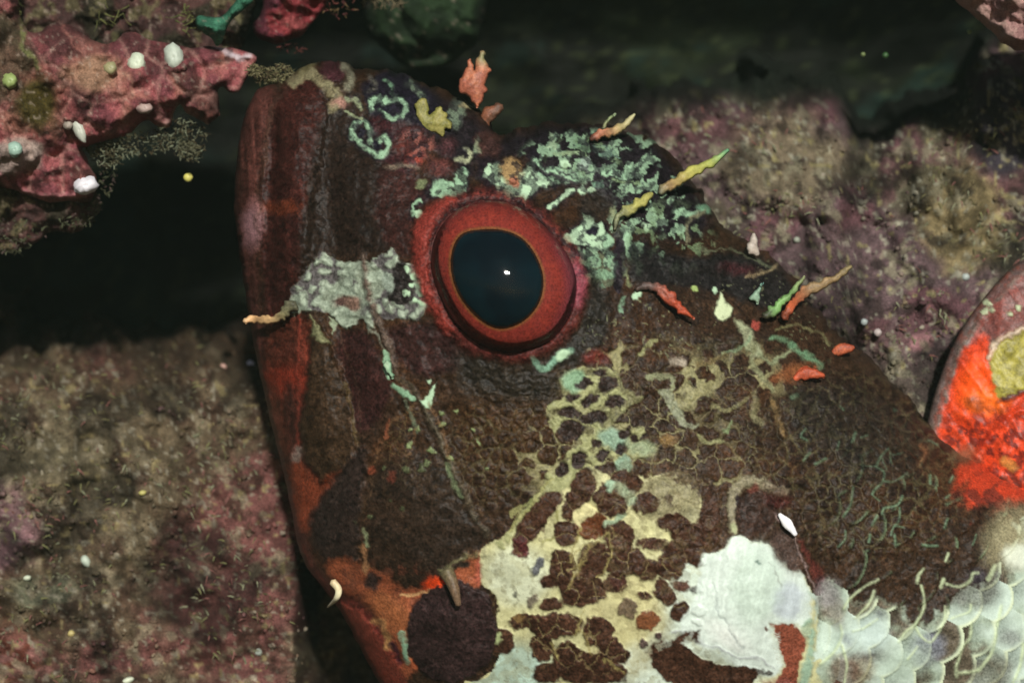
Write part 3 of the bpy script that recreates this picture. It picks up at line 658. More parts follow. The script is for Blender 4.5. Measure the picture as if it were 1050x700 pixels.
    l([(547,165),(560,172),(580,176),(596,181)], 4, MINT, brk=.6); l([(552,180),(566,184),(584,186)], 4, MINT, brk=.6); l([(560,175),(575,180),(592,184)], 3, MINT, brk=.5)
    p([(560,152),(566,137),(571,152)], (140, 162, 132), soft=1.4, h=3, sm=False); l([(569,158),(582,157),(593,158)], 4.5, (130, 150, 116), brk=.2); e(580, 168, 6, 3.5, 0, MINT2)
    p([(594,164),(604,160),(606,168),(603,176),(595,175)], (138, 158, 142), soft=1.4, h=1.5, sm=False); p([(584,140),(590,136),(600,146),(607,154),(598,155)], (104, 132, 104), soft=2, mott=(6, .6))
    p([(608,150),(616,146),(626,154),(637,160),(624,162),(612,158)], (108, 136, 118), mott=(6, .5)); p([(616,177),(630,168),(636,178),(648,170),(650,180),(646,185),(632,183)], MINT, mott=(8, .6), h=1)
    l([(626,186),(640,187),(654,188)], 3, (104, 124, 92), brk=.5); l([(562,214),(573,208),(580,200),(585,196)], 6.5, MINT2, h=1, brk=.25); e(597, 195, 5, 4.5, 0, MINT2); e(606, 197, 4, 3, 0, MINT2); e(612, 190, 5, 5, 0, (104, 140, 114), soft=2)
    p([(576,248),(588,236),(597,228),(598,219),(606,222),(609,230),(616,229),(619,238),(613,243),(618,252),(600,252),(586,250)], MINT2, h=1.5, mott=(9, .35)); e(607, 238, 6, 5, 0, NAVY)
    p([(621,240),(628,243),(626,250),(620,252)], MINT); p([(594,266),(606,262),(622,256),(629,262),(631,284),(628,293),(615,295),(600,288),(590,284),(600,276)], (116, 146, 118), h=1, mott=(7, .75))
    e(600, 275, 8, 4, 20, NAVY, a=.8)
    l([(628,214),(630,225),(634,242)], 6, (132, 140, 106), soft=1.6, h=1.5); l([(638,262),(641,280),(645,292)], 3.5, (118, 128, 92), brk=.4); l([(640,306),(637,320)], 4, (100, 128, 104), brk=.3)
    p([(639,240),(647,243),(650,252),(660,248),(659,258),(650,264),(642,262)], MINT, h=1, mott=(6, .5)); e(663, 234, 5, 4, 0, MINT2); e(653, 303, 3.5, 6.5, 10, MINT2); e(655, 275, 4, 8, 0, (108, 124, 96), soft=2)
    e(700, 218, 9, 5, 20, MINT, soft=2); e(722, 214, 9, 4, 10, (108, 148, 118), soft=2); l([(705,246),(704,232),(712,221),(722,217)], 4, (112, 110, 86), soft=1.6)
    # scattered mint flecks round the nape
    f = sst(.57, .66, fbm(pt.U, pt.V, 8, 44, 3))*sst(.35, .7, gauss(u, v, 685, 245, 55, 45)+.8*gauss(u, v, 600, 160, 60, 30)); pt.C = mixc(pt.C, f*.55, (112, 136, 100))
    p([(600,262),(620,300),(625,340),(600,372),(560,372),(590,340),(602,300)], (38, 35, 30), soft=6, a=.9); p([(648,250),(700,262),(780,262),(812,290),(800,320),(740,300),(690,292),(650,290)], (34, 33, 33), soft=5, a=.9)
    p([(632,232),(640,250),(640,290),(632,300),(628,262)], NAVY, soft=2, a=.8); e(610, 212, 18, 16, 0, (44, 40, 34), soft=5, a=.7)
    l([(720,258),(750,256),(776,266),(794,276)], 3, (92, 98, 76), brk=.4, a=.7, h=3); l([(764,283),(782,279),(796,274)], 3.5, (136, 122, 92), soft=1.6, h=2); e(757, 276, 18, 6, 5, (56, 30, 32), soft=4)
    p([(744,334),(760,326),(768,340),(772,352),(765,360),(750,352)], (0, 0, 0), a=0)
    # white drip and net behind the temple
    p([(738,300),(743,308),(750,318),(747,328),(739,329),(733,322),(736,312)], (196, 208, 168), soft=1.6, h=4); e(732, 297, 3, 3, 0, MINT2); e(712, 296, 3, 3, 0, (150, 170, 104))
    l([(757,332),(766,340),(768,352),(776,362)], 9, (150, 156, 124), soft=2, brk=.1, h=1.5); e(774, 333, 4, 5, 0, (150, 70, 60), soft=2)
    l([(768,348),(756,358),(742,364)], 4, (116, 134, 104), brk=.2); l([(776,362),(790,372),(800,366),(812,358)], 4, (118, 126, 96), brk=.3, soft=1.5); l([(790,346),(806,350),(822,362),(840,374)], 5, (94, 126, 96), brk=.2, soft=2); l([(772,352),(770,372),(784,390),(792,400)], 6, (116, 118, 88), brk=.4, soft=1.6)
    l([(745,364),(730,370),(716,374)], 6, (104, 92, 62), brk=.4, soft=2)
    p([(790,392),(805,376),(826,372),(842,382),(826,388)], (122, 74, 44), soft=6, a=.8); p([(816,384),(826,374),(845,384),(826,386)], (206, 82, 52), soft=2, h=3)
    l([(796,338),(815,332),(840,344),(852,352)], 3, (100, 96, 66), brk=.5)
    # brow to cheek
    l([(656,364),(664,354),(674,349)], 3.5, (136, 138, 96), brk=.2); l([(688,371),(696,370),(702,374)], 8, (152, 142, 126), brk=.3, soft=1.6, h=1); l([(664,386),(680,386),(690,390),(688,404)], 5, (132, 136, 104), brk=.2); p([(673,400),(688,400),(697,416),(704,432),(716,436),(704,440),(694,428),(684,414)], (132, 136, 112), mott=(9, .4))
    l([(730,416),(746,420),(756,418),(766,408)], 4, (112, 108, 76), brk=.3); l([(775,410),(772,424),(778,432)], 7, (118, 114, 84), brk=.4, soft=2); l([(716,448),(726,454),(740,452)], 4, (124, 124, 88), brk=.2); l([(744,440),(750,434)], 4, (118, 134, 96)); l([(794,412),(798,432),(804,448)], 5, (106, 86, 56), brk=.5, soft=2)
    e(684, 452, 9, 7, 0, (124, 98, 58), soft=3, a=.8)
    # below the eye
    p([(470,360),(520,374),(550,372),(572,384),(570,410),(540,414),(505,408),(470,395)], (37, 33, 27), soft=14, a=.9)
    for s_ in range(5): l([(486,372+s_*8),(520,384+s_*7),(560,384+s_*6)], 1.4, (52, 48, 38), a=.4, h=1.0)
    l([(546,366),(551,374),(560,378),(567,372),(574,364),(586,360)], 6, (118, 156, 132), soft=1.6, h=1.2, brk=.15); e(578, 364, 9, 5, -20, MINT2, soft=1.6, h=1); e(612, 365, 12, 7, 0, (96, 38, 34), soft=4, a=.8)
    # mint band across the snout
    SB = [(296,318),(297,302),(302,291),(313,280),(322,268),(331,259),(338,263),(350,267),(363,268),(372,266),(380,269),(387,262),(396,260),(404,253),(409,267),(421,272),(430,285),(436,300),(440,313),(432,326),(414,325),(396,328),(386,321),(381,342),(372,327),(357,337),(345,329),(336,320),(322,318),(311,316),(303,322)]
    p(SB, (138, 150, 132), soft=1.5, h=2, mott=(10, .25))
    idx = np.nonzero((pt.U > 290) & (pt.U < 442) & (pt.V > 250) & (pt.V < 345))[0]
    ins = inside(pt.U[idx], pt.V[idx], smooth_closed(SB, 3)); idx = idx[ins]; wb_ = worley(pt.U[idx], pt.V[idx]*1.2, 11.5, 55)
    k = sst(.30, .5, wb_[0])*.85; pt.C[idx] = mixc(pt.C[idx], k*sst(.38, .5, fbm(u[idx], v[idx], 24, 6, 2)), (72, 62, 68)); pt.H[idx] += (.5-wb_[0])*5
    pt.C[idx] = mixc(pt.C[idx], sst(.28, .1, wb_[0])*.5, (186, 200, 178))
    e(352, 309, 11, 6, 0, (84, 62, 56), soft=3); e(363, 310, 8, 8, 0, (112, 88, 76), soft=3); p([(405,275),(414,268),(424,290),(424,308),(412,312),(396,302)], (50, 44, 42), soft=2.5)
    for (a, b) in [(417,277),(424,284),(428,293),(421,291),(431,302),(427,309),(418,300),(433,312)]: e(a, b, 3.4, 2.6, 40, MINT2, soft=1, h=1.5)
    e(398, 290, 6, 10, -10, (134, 146, 132), soft=2)
    p([(318,322),(326,334),(339,353),(325,348),(320,338)], (108, 108, 78), soft=2, sm=False, h=2); p([(337,325),(341,344),(346,330)], (130, 142, 116), soft=1.6, sm=False)
    # the groove from nostril to jaw corner
    l([(372,262),(376,290),(386,324),(398,352),(406,378)], 6, (96, 82, 72), soft=2, h=4); l([(378,332),(390,350),(397,366)], 3, (110, 110, 96), brk=.5)
    l([(406,384),(430,408),(446,438),(465,480),(486,526),(500,549)], 4.5, (92, 86, 70), soft=2.6, h=2.5, a=.75); l([(403,380),(424,404),(438,432),(458,480),(478,526)], 4, (40, 32, 27), soft=3.5, h=-2.2, a=.6)
    p([(392,360),(398,362),(402,376),(400,388),(394,380)], MINT, soft=1.6, h=1); l([(402,396),(412,402),(424,410)], 6, (122, 156, 126), brk=.4, soft=1.3, h=1); p([(447,393),(446,408),(442,418),(436,418),(431,410),(440,404)], MINT2, soft=1.3, h=1.5, sm=False); e(440, 391, 3, 1.8, 0, MINT2)
    l([(415,412),(424,430),(430,442)], 4, (92, 104, 84), brk=.5); l([(460,478),(466,496),(472,508)], 5, (118, 132, 98), brk=.2, soft=1.6)
    for (a, b, r) in [(453,424,3),(454,437,3),(443,462,4),(463,470,3),(466,423,2.5),(486,441,2),(493,453,2.5),(422,441,2.5),(398,513,2),(413,522,2),(430,440,3),(438,475,4),(500,480,2),(420,455,4),(415,479,5),(433,481,5),(395,478,3),(378,530,3),(366,536,2)]: e(a, b, r, r*.8, 20, (118, 132, 90), soft=1.3, h=1)
    for q in [[(420,420),(404,430),(396,448)], [(428,440),(422,462),(410,464)], [(388,462),(383,482),(380,500)], [(396,480),(394,500),(396,520)], [(382,500),(374,520),(366,538)], [(440,412),(456,445),(462,470)]]: l(q, 3, (104, 78, 54), brk=.55, a=.7, soft=1.6)
    l([(400,430),(396,448)], 4, (126, 72, 50), brk=.3, a=.7); e(382, 482, 4, 4, 0, (136, 66, 44), soft=2, a=.8); e(402, 488, 3, 5, 0, (150, 66, 46), soft=2, a=.8)
    # lower jaw bone patch and chin
    p([(316,540),(322,518),(334,500),(352,480),(368,455),(378,470),(372,510),(370,545),(366,578),(350,570),(336,576),(322,562)], (45, 36, 33), soft=5, h=5, a=.85)
    p([(374,500),(398,470),(440,470),(462,490),(488,535),(498,552),(490,565),(468,570),(462,584),(442,598),(420,604),(400,590),(385,584),(370,574)], (44, 35, 28), soft=11, a=.7)
    p([(335,577),(350,570),(376,580),(400,592),(420,603),(442,600),(455,592),(468,586),(478,570),(492,565),(498,582),(490,600),(470,596),(440,612),(424,632),(419,655),(424,690),(400,690),(384,664),(366,632),(345,604)], (138, 76, 50), soft=4)
    f = sst(.48, .6, fbm(pt.U, pt.V, 10, 120, 4))*sst(.3, .6, gauss(u, v, 400, 610, 60, 40)); pt.C = mixc(pt.C, f*.6, (96, 56, 42))
    e(398, 628, 26, 16, 45, (160, 98, 60), soft=7, a=.7); e(447, 598, 12, 7, -15, (222, 72, 30), soft=3); l([(412,610),(428,608),(442,604)], 4, (190, 150, 104), brk=.4, soft=1.3); e(382, 596, 7, 9, 10, (60, 44, 40), soft=3); l([(372,560),(376,575),(375,588)], 5, (150, 110, 76), brk=.2, soft=2)
    l([(354,580),(358,600)], 3, (86, 46, 40), a=.6, soft=2); l([(376,560),(374,545)], 4, (130, 138, 104), soft=1.6)
    p([(310,560),(318,580),(342,606),(372,624),(396,648),(412,690),(430,740),(380,760),(330,640)], (112, 52, 40), soft=5); l([(350,612),(372,624),(392,648),(408,676)], 9, (80, 32, 30), soft=4, a=.8, h=-6)
    l([(384,636),(394,640),(398,654),(399,664)], 7, (184, 138, 88), brk=.3, soft=2, h=1.5); l([(411,650),(415,664),(417,676)], 7, (140, 176, 146), brk=.2, soft=1.5, h=1.5); l([(420,676),(424,684)], 4, (206, 110, 70), soft=1.5); l([(402,660),(408,676)], 5, (74, 34, 44), soft=2)
    l([(455,585),(475,572),(496,566)], 7, (100, 96, 68), soft=2.5, brk=.2, h=2); e(470, 580, 10, 4, -10, (52, 42, 34), soft=2); e(494, 580, 6, 14, 15, (180, 96, 78), soft=4, a=.9)
    # ---------- the pale throat field and its brown spots
    J = [(492,574),(497,560),(512,552),(530,540),(548,520),(565,505),(590,492),(605,478),(630,490),(650,486),(668,490),(690,482),(706,486),(716,500),(718,522),(722,536),(712,548),(718,566),(735,566),(745,560),(750,552),(758,549),(768,553),(778,559),(788,557),(796,570),(806,583),(818,588),(830,602),(838,640),(838,830),(460,830),(470,712),(500,694),(514,664),(510,640),(512,620),(505,606),(494,598)]
    p(J, (200, 198, 150), soft=1.8, h=1)
    idx = np.nonzero((u > 480) & (u < 850) & (v > 470))[0]; uu, vv = u[idx], v[idx]; m = inside(uu, vv, smooth_closed(J, 3))
    def tint(k, rgb): pt.C[idx] = mixc(pt.C[idx], k*m, rgb)
    tint(sst(.35, .75, gauss(uu, vv, 530, 590, 45, 40)), (206, 212, 182)); tint(sst(.3, .7, gauss(uu, vv, 525, 690, 50, 38)), (184, 210, 194)); tint(sst(.3, .65, 1.3*gauss(uu, vv, 752, 622, 72, 80)+gauss(uu, vv, 660, 690, 60, 30)*.9), (206, 220, 204))
    tint(sst(.50, .60, fbm(uu, vv, 9, 67, 4))*.35, (150, 146, 104)); tint(sst(.6, .7, fbm(uu, vv, 5, 68, 3))*.4, (110, 102, 74)); tint(sst(.35, .7, gauss(uu, vv, 690, 510, 45, 35))*.9, (134, 128, 98)); tint(sst(.52, .66, fbm(uu, vv, 26, 66, 4))*.35, (136, 136, 108)); tint(sst(.3, .6, gauss(uu, vv, 640, 640, 50, 60))*.3, (196, 184, 130))
    SP = (68, 45, 33)
    # net on the cheek above it
    NETP = [(573,392),(582,380),(596,376),(612,377),(630,378),(638,390),(646,402),(660,405),(652,414),(636,426),(624,438),(640,444),(652,440),(662,440),(656,452),(664,462),(672,468),(654,471),(646,480),(636,482),(630,472),(618,474),(607,482),(606,494),(592,496),(574,502),(562,512),(548,524),(540,536),(528,550),(514,562),(508,556),(522,544),(534,528),(545,512),(556,500),(560,486),(575,474),(588,456),(592,444),(574,438),(568,446),(564,428),(560,418),(566,412),(576,406)]
    p(NETP, (150, 152, 108), soft=1.8, h=1, mott=(9, .6)); e(588, 390, 13, 12, -20, (128, 160, 128), soft=3); e(628, 450, 16, 10, 20, (134, 160, 138), soft=4); e(640, 476, 8, 8, 0, (132, 158, 134), soft=2.5); e(658, 460, 14, 8, 20, (138, 150, 118), soft=4)
    for (a, b, c, d, r) in [(598,394,9,6,-10),(614,383,8,5,0),(622,395,11,8,-20),(585,407,8,4,-10),(605,410,11,5.5,-10),(631,413,11,6.5,-5),(583,422,13,6,5),(608,428,16,7,-8),(585,441,14,11,10),(610,456,5.5,5,0),(637,461,8,6.5,0),(640,446,6.5,5,0),(595,470,7.5,10,20),(618,467,7,5,-30),(577,482,7,7,0),(652,448,5,4,0),(600,486,10,6,-20)]: e(a, b, c, d, r, (50, 38, 33), soft=1.5, h=-1)
    for q in [[(608,490),(609,505),(612,520),(620,535),(624,545)], [(524,545),(538,528),(552,508),(566,492)], [(570,526),(573,536),(568,548),(558,556)]]: l(q, 3.5, (144, 142, 92), soft=1.3)
    l([(536,518),(545,512),(542,522)], 4, (126, 130, 84), brk=.2); l([(524,526),(534,520),(530,534)], 5, (130, 128, 84), brk=.3)
    # dark brown polygons between the net lines
    for (a, b, c, d, r, *cc) in [(556,524,28,11,-48),(598,500,13,20,15),(586,520,10,15,0),(606,538,17,14,-20,(96,56,34)),(580,546,13,13,0),(544,544,20,10,-40),(534,560,9,9,0,(84,44,42)),
        (577,580,14,17,10),(568,592,13,9,-30),(607,576,14,24,22),(598,606,24,16,-8),(566,619,13,7,-5),(585,598,14,12,0),(572,641,27,14,-6,(70,46,34)),(552,640,10,9,0),(536,637,14,8,0),(515,656,14,13,0),
        (613,647,15,17,15),(627,666,14,12,10),(641,671,7,8,0),(556,664,13,14,0),(581,674,14,16,0),(603,684,38,17,3),(561,690,16,11,0),(628,689,15,11,0),(632,596,13,12,-15,(72,46,38)),
        (640,574,22,17,5),(634,548,17,17,0),(627,512,18,18,25),(661,516,15,11,-12),(668,557,15,7,2,(74,50,40)),(640,496,17,14,-20),(664,584,13,11,0),(687,580,16,14,0),(678,604,9,12,0),(686,612,9,9,0),(661,610,8,4,5),
        (643,624,11,11,0,(98,84,66)),(664,637,14,10,-18,(112,70,44)),(661,658,4.5,4.5,0,(86,72,66)),(674,653,5,4,-40,(84,66,62)),(698,627,9.5,12,22),(716,625,7,7,0,(130,138,130)),(716,638,5,4,0,(140,146,138)),
        (699,599,11,6,5,(88,62,52)),(713,604,5,4,0,(110,112,106)),(692,535,17,9,0),(702,565,22,12,5),(716,575,9,7,0),(708,548,22,12,0),(725,545,14,16,0),(728,520,10,25,0),
        (552,580,5,11,30,(92,94,96)) ,(546,615,4,9,38,(112,104,88)),(529,609,3,4,0,(110,112,96))]:
        col = cc[0] if cc else SP; e(a, b, c, d, r, col, soft=1.6, h=1.6)
    for q in [[(596,540),(590,556),(584,576),(596,562),(610,556),(622,546)], [(604,560),(596,574),(590,590),(582,602)], [(622,546),(627,560),(624,576),(612,592)], [(600,626),(590,650)], [(584,585),(600,575)], [(566,660),(572,676)], [(606,668),(600,650),(592,646)], [(618,676),(632,682),(640,690)]]: l(q, 2.4, (150, 140, 88), soft=1.1, a=.8, brk=.25)
    p([(588,530),(596,520),(608,514),(612,520),(602,530),(594,540)], (206, 200, 150), soft=1.6); l([(622,538),(632,532),(640,526)], 5, (150, 170, 140), soft=1.5); e(627, 497, 5, 6, 0, (168, 196, 166), soft=1.6, h=2); l([(632,498),(642,505),(648,512)], 9, (146, 160, 130), soft=2.2)
    e(509, 654, 6, 7, 0, (168, 180, 130), soft=2); e(532, 634, 6, 4, 0, (120, 96, 60), soft=2)
    f = sst(.45, .56, fbm(pt.U, pt.V, 11, 333, 4))*sst(.3, .6, gauss(u, v, 700, 500, 26, 26)); pt.C = mixc(pt.C, f*.85, (66, 50, 38)); f = sst(.52, .6, fbm(pt.U, pt.V, 6, 334, 3))*sst(.2, .6, gauss(u, v, 660, 540, 80, 90)); pt.C = mixc(pt.C, f*.35, (100, 88, 62))
    lz = worley(pt.U+8*(n2-.5), pt.V, 19, 225); kk = sst(.10, .03, lz[1]-lz[0])*sst(.06, .035, pt.C.mean(1))*sst(.3, .6, gauss(u, v, 610, 600, 110, 95))*sst(.40, .55, fbm(u, v, 24, 226, 3)); pt.C = mixc(pt.C, kk*.45, (140, 130, 88)); pt.H -= kk*1.5
    # great round spot at the jaw corner
    e(463, 648, 47, 52, 8, (52, 37, 36), soft=1.8, h=3); e(477, 620, 30, 22, 30, (52, 37, 36), soft=2)
    # white gill flap
    K = [(722,568),(735,567),(745,561),(750,552),(758,549),(768,553),(778,559),(788,557),(797,570),(806,583),(819,588),(829,602),(832,618),(826,640),(812,640),(792,638),(788,648),(798,664),(802,684),(788,694),(760,684),(738,670),(712,655),(698,645),(712,610),(716,590)]
    p(K, (212, 226, 216), soft=2.6, h=.3); e(745, 652, 22, 9, 30, (236, 244, 236), soft=7); e(808, 616, 17, 19, 0, (184, 194, 202), soft=6, a=.8); e(775, 600, 26, 40, 10, (184, 204, 188), soft=8, a=.6)
    ks = np.nonzero((pt.U > 715) & (pt.U < 835) & (pt.V > 550) & (pt.V < 695))[0]; st = vnoise((pt.U[ks]*.95+pt.V[ks]*.2)/2.6, pt.V[ks]/26, 9); pt.C[ks] *= (0.86+.22*st)[:, None]; pt.H[ks] += (st-.5)*.5
    l([(731,598),(734,618),(744,640),(762,664)], 1.8, (142, 152, 150), a=.7, soft=1.3, h=-.5); l([(690,650),(706,650),(728,660),(752,672),(774,674),(792,684)], 2.2, (150, 150, 156), a=.7, soft=1.3, h=.8); l([(786,574),(794,586),(800,602)], 1.6, (140, 146, 138), a=.7); l([(667,658),(667,672),(676,690)], 1.5, (140, 140, 130), a=.6)
    e(778, 575, 2, 2, 0, (110, 130, 120)); e(785, 645, 2, 2, 0, (110, 90, 80))
    l([(668,668),(676,662),(692,660),(704,654),(714,652)], 10, SP, soft=2); p([(668,672),(682,662),(700,660),(712,670),(728,678),(745,681),(762,683),(776,688),(772,700),(740,712),(700,706),(676,690)], SP, soft=1.8, h=1); l([(776,690),(790,690)], 5, (96, 96, 90), brk=.3)
    p([(790,640),(800,638),(814,642),(824,648),(823,668),(818,690),(812,720),(792,712),(800,692),(806,680),(800,664),(793,652)], (128, 70, 52), soft=2); e(800, 712, 20, 16, 0, (150, 92, 84), soft=5, a=.7)
    for k_ in range(10): l([(790+k_*.9, 648+k_*3.4), (797+k_*.9, 649+k_*3.6)], 1.4, (196, 204, 190), soft=.8)
    l([(828,640),(832,664),(826,690),(822,720)], 9, (146, 172, 148), soft=2.5, h=2)
    # comma mark and gill spine region
    l([(752,542),(750,524),(752,508),(759,497),(770,492),(783,496),(794,503),(802,503)], 11, (144, 138, 112), soft=1.8, taper=False, h=2, brk=.1); e(755, 514, 3, 8, 12, (44, 38, 42), soft=1.3); l([(786,499),(803,503)], 10, (92, 70, 62), soft=3, a=.6); e(772, 508, 5, 9, 35, SP, soft=3); l([(768,506),(774,498)], 5, (140, 72, 66), soft=2, a=.8)
    e(775, 525, 22, 22, 0, (58, 41, 34), soft=4); e(798, 513, 14, 8, 20, (72, 30, 28), soft=5, a=.8); e(752, 541, 4, 5, 0, (170, 176, 136), soft=1.6)
    l([(796,528),(812,546),(822,572),(832,596),(842,612)], 2.2, (132, 112, 108), soft=1.2, h=2, a=.9); p([(818,548),(834,572),(850,596),(846,606),(836,596),(826,572)], (88, 44, 38), soft=3, a=.9); e(806, 566, 12, 24, -25, (78, 62, 56), soft=5, a=.8)
    e(847, 604, 10, 12, -20, (70, 36, 40), soft=3)
    # ---------- scaled flank, lower right
    idx = np.nonzero((u > 800))[0]; uu, vv = u[idx], v[idx]
    wu_ = uu+8*(fbm(uu, vv, 50, 71, 2)-.5); wv_ = vv+8*(fbm(uu, vv, 50, 72, 2)-.5)
    ca, sa = math.cos(R(28)), math.sin(R(28)); A_ = wu_*ca+wv_*sa; B_ = -wu_*sa+wv_*ca; r0 = np.floor(A_/25.0); arc = np.full(uu.shape, 9.0)
    for k_ in (2, 1, 0):          # rounded scales, each lying over the row behind it
        row = r0-k_; off = (row % 2)*21.0; cb = np.round((B_-off)/42.0)*42.0+off
        f_ = np.hypot(A_-row*25.0, (B_-cb)*1.1)/34.0
        own = (arc > 1) & (f_ <= 1); arc = np.where(own, f_, arc)
        ca_ = np.where(own, row*25.0+12, A_ if k_ == 2 else ca_); cb_ = np.where(own, cb, B_ if k_ == 2 else cb_)
    arc = np.minimum(arc, 1.0); edge = sst(.86, .97, arc)
    fade = sst(830, 900, uu)*sst(420, 520, vv); fade2 = sst(570, 620, vv-(uu-900)*-.05)
    pt.H[idx] += fade*arc**2*3.4
    cu_, cv_ = ca_*ca-cb_*sa, ca_*sa+cb_*ca; cloud = .55*fbm(cu_, cv_, 60, 88, 3)+.45*fbm(uu, vv, 30, 89, 4)
    O = [(836,610),(848,592),(860,594),(872,606),(880,612),(892,602),(906,606),(922,616),(932,632),(945,640),(962,626),(980,618),(996,606),(1012,590),(1026,566),(1040,545),(1054,530),(1200,500),(1200,840),(836,840),(838,700),(842,650)]
    d_, *_x = seg_dist(pt.U[idx], pt.V[idx], smooth_closed(O, 3), True); d_ = np.where(inside(pt.U[idx], pt.V[idx], smooth_closed(O, 3)), d_, -d_)
    k = sst(-3, 4, d_+46*(cloud-.5)+10*(fbm(uu, vv, 6, 87, 3)-.5))
    pt.C[idx] = mixc(pt.C[idx], k*.95, (150, 166, 146)); pt.C[idx] = mixc(pt.C[idx], k*sst(.44, .6, cloud)*.8, (200, 218, 206)); pt.C[idx] = mixc(pt.C[idx], k*sst(.50, .40, cloud)*.85*sst(1.0, .8, arc), (84, 64, 50)); pt.C[idx] *= (1-.48*fade*sst(.92, .1, arc)*k)[:, None]
    pt.C[idx] = mixc(pt.C[idx], edge*fade*k*(.35+.6*sst(.42, .6, fbm(uu, vv, 26, 93, 2))), (204, 216, 184)); pt.C[idx] = mixc(pt.C[idx], edge*fade*(1-k)*sst(.5, .68, fbm(uu, vv, 18, 90, 3))*.55, (104, 128, 98))
    for (a, b, c, d, r, col) in [(886,686,14,14,0,(112,84,48)),(866,690,16,18,0,(98,52,44)),(853,622,11,20,-25,(100,62,54)),(902,629,7,5,20,(76,70,88)),(950,664,20,16,-30,(122,128,142)),(1002,608,24,16,-10,(58,42,36)),(1016,690,24,18,-20,(74,58,50)),(1036,655,12,8,0,(84,78,80)),(870,656,6,6,0,(92,96,112)),(890,672,14,6,0,(70,40,44)),(1002,592,8,8,0,(58,54,66)),(1022,590,5,6,0,(50,46,60)),(958,612,28,12,-10,(62,46,36))]: e(a, b, c, d, r, col, soft=6, a=.6)
    e(892, 650, 18, 16, 0, (184, 202, 196), soft=8, a=.8); e(850, 608, 12, 14, 10, (140, 138, 138), soft=6, a=.8); e(925, 680, 26, 16, -20, (168, 186, 170), soft=9, a=.7)
    LN = (196, 212, 170); pt.smoothly(True)
    for (q, w_) in [([(944,600),(947,612),(946,626),(940,638),(928,648),(920,658)],3.5),([(947,583),(942,590),(940,597)],4),([(866,624),(872,614),(884,604),(900,594)],3.5),([(877,634),(890,620),(896,606)],3),([(972,600),(985,602),(996,594),(999,586),(1004,585)],4),([(966,603),(969,595)],5),([(994,618),(992,626),(974,634)],3),([(968,622),(966,636),(962,648),(954,658),(946,652),(940,642)],3.5),([(995,638),(993,654),(986,664),(981,682),(980,694)],4.5),([(984,690),(1000,686),(1014,674),(1020,658),(1024,640),(1028,622)],5),([(862,642),(862,654),(854,668),(840,680)],4),([(862,662),(868,682),(864,704)],4),([(900,634),(886,644),(874,648)],3),([(1050,660),(1046,680),(1038,700)],5),([(1014,592),(1020,580)],7),([(940,662),(930,676)],3),([(972,568),(970,575)],4)]: l(q, w_*.62, LN, soft=1.5, h=1.2, a=.8)
    # thin mint veins over the dark flank
    VN = (112, 146, 116)
    for (q, w_) in [([(911,460),(903,468),(898,477),(905,482),(905,492),(899,500),(896,506)],3.2),([(913,464),(914,474)],2.5),([(926,464),(916,466)],2),([(907,492),(916,494),(924,490),(931,485)],2.6),([(903,526),(905,521),(914,519),(921,516),(926,509)],3),([(922,520),(922,534),(917,540),(914,549)],2.6),([(918,539),(928,541)],2),([(898,528),(894,538)],3.4),([(875,500),(873,514),(869,522),(864,529)],2.8),([(866,544),(865,554),(859,561)],2.6),([(892,548),(891,556)],3),([(918,549),(918,557)],3.6),([(961,559),(946,558)],3.4),([(953,486),(953,494)],3),([(976,488),(973,493)],3),([(974,506),(970,509)],2.6),([(972,530),(969,540)],3),([(1001,548),(997,558)],2),([(877,443),(875,452)],4),([(861,452),(859,460)],2.6),([(889,446),(883,448)],2),([(952,452),(960,456)],3),([(884,476),(897,476)],1.6),([(896,507),(902,513)],1.6),([(826,440),(822,448),(828,452)],3),([(830,465),(824,472)],3),([(818,406),(812,408)],6),([(860,418),(864,421)],3),([(918,419),(920,420)],3.5),([(846,470),(835,476)],3),([(905,470),(908,480)],2)]: l(q, w_*.72, VN, soft=1.3, h=1.0, a=.6)
    pt.smoothly(False)
    f = sst(.86, .9, vnoise(pt.U/2.6, pt.V/2.6, 19))*sst(.35, .6, gauss(u, v, 730, 340, 150, 110))*sst(.4, .6, fbm(u, v, 30, 23, 2)); pt.C = mixc(pt.C, f*.45, (128, 134, 100))
    # dark flank tone, orange wash running in from the fin
    p([(810,395),(850,400),(900,400),(950,440),(950,480),(900,500),(860,470),(820,450)], (36, 35, 31), soft=14, a=.55); p([(700,470),(760,470),(800,500),(760,540),(725,530)], (56, 42, 34), soft=8, a=.2)
    f = sst(.35, .75, gauss(u, v, 1020, 490, 52, 40)+.6*(fbm(u, v, 14, 30, 4)-.5)); pt.C = mixc(pt.C, f*.85, (190, 62, 36)); pt.C = mixc(pt.C, sst(.5, .8, gauss(u, v, 1010, 505, 50, 30))*sst(.5, .62, fbm(u, v, 12, 34, 3))*.7, (70, 40, 34))
    e(990, 465, 14, 9, 0, (96, 74, 52), soft=6, a=.7); e(1027, 478, 9, 6, 20, (180, 130, 60), soft=3, a=.8); e(1035, 550, 22, 30, 30, (170, 164, 128), soft=14, a=.6); e(1045, 570, 16, 12, 0, (214, 222, 204), soft=7, a=.8)
    l([(944,458),(950,464),(944,474)], 5, (120, 84, 56), soft=2.5, a=.6)
    # ---------- eye socket and lid
    p(LID, (84, 37, 33), soft=7, h=5)
    l([(440,300),(432,268),(436,238),(452,214),(480,201),(510,200),(542,213),(572,238),(590,262),(598,290)], 7, (112, 52, 46), soft=4, h=1.5, a=.7)
    l([(440,280),(440,250),(456,224),(482,207),(512,204),(544,219),(572,244)], 3.5, (42, 22, 24), soft=2, h=-2)
    e(592, 290, 9, 24, 0, (130, 62, 74), soft=4, a=.8); p([(428,228),(442,212),(462,200),(468,206),(448,226),(440,250),(440,280),(448,312),(466,336),(458,342),(438,316),(426,284),(422,254)], (122, 48, 40), soft=4, a=.9, h=3)
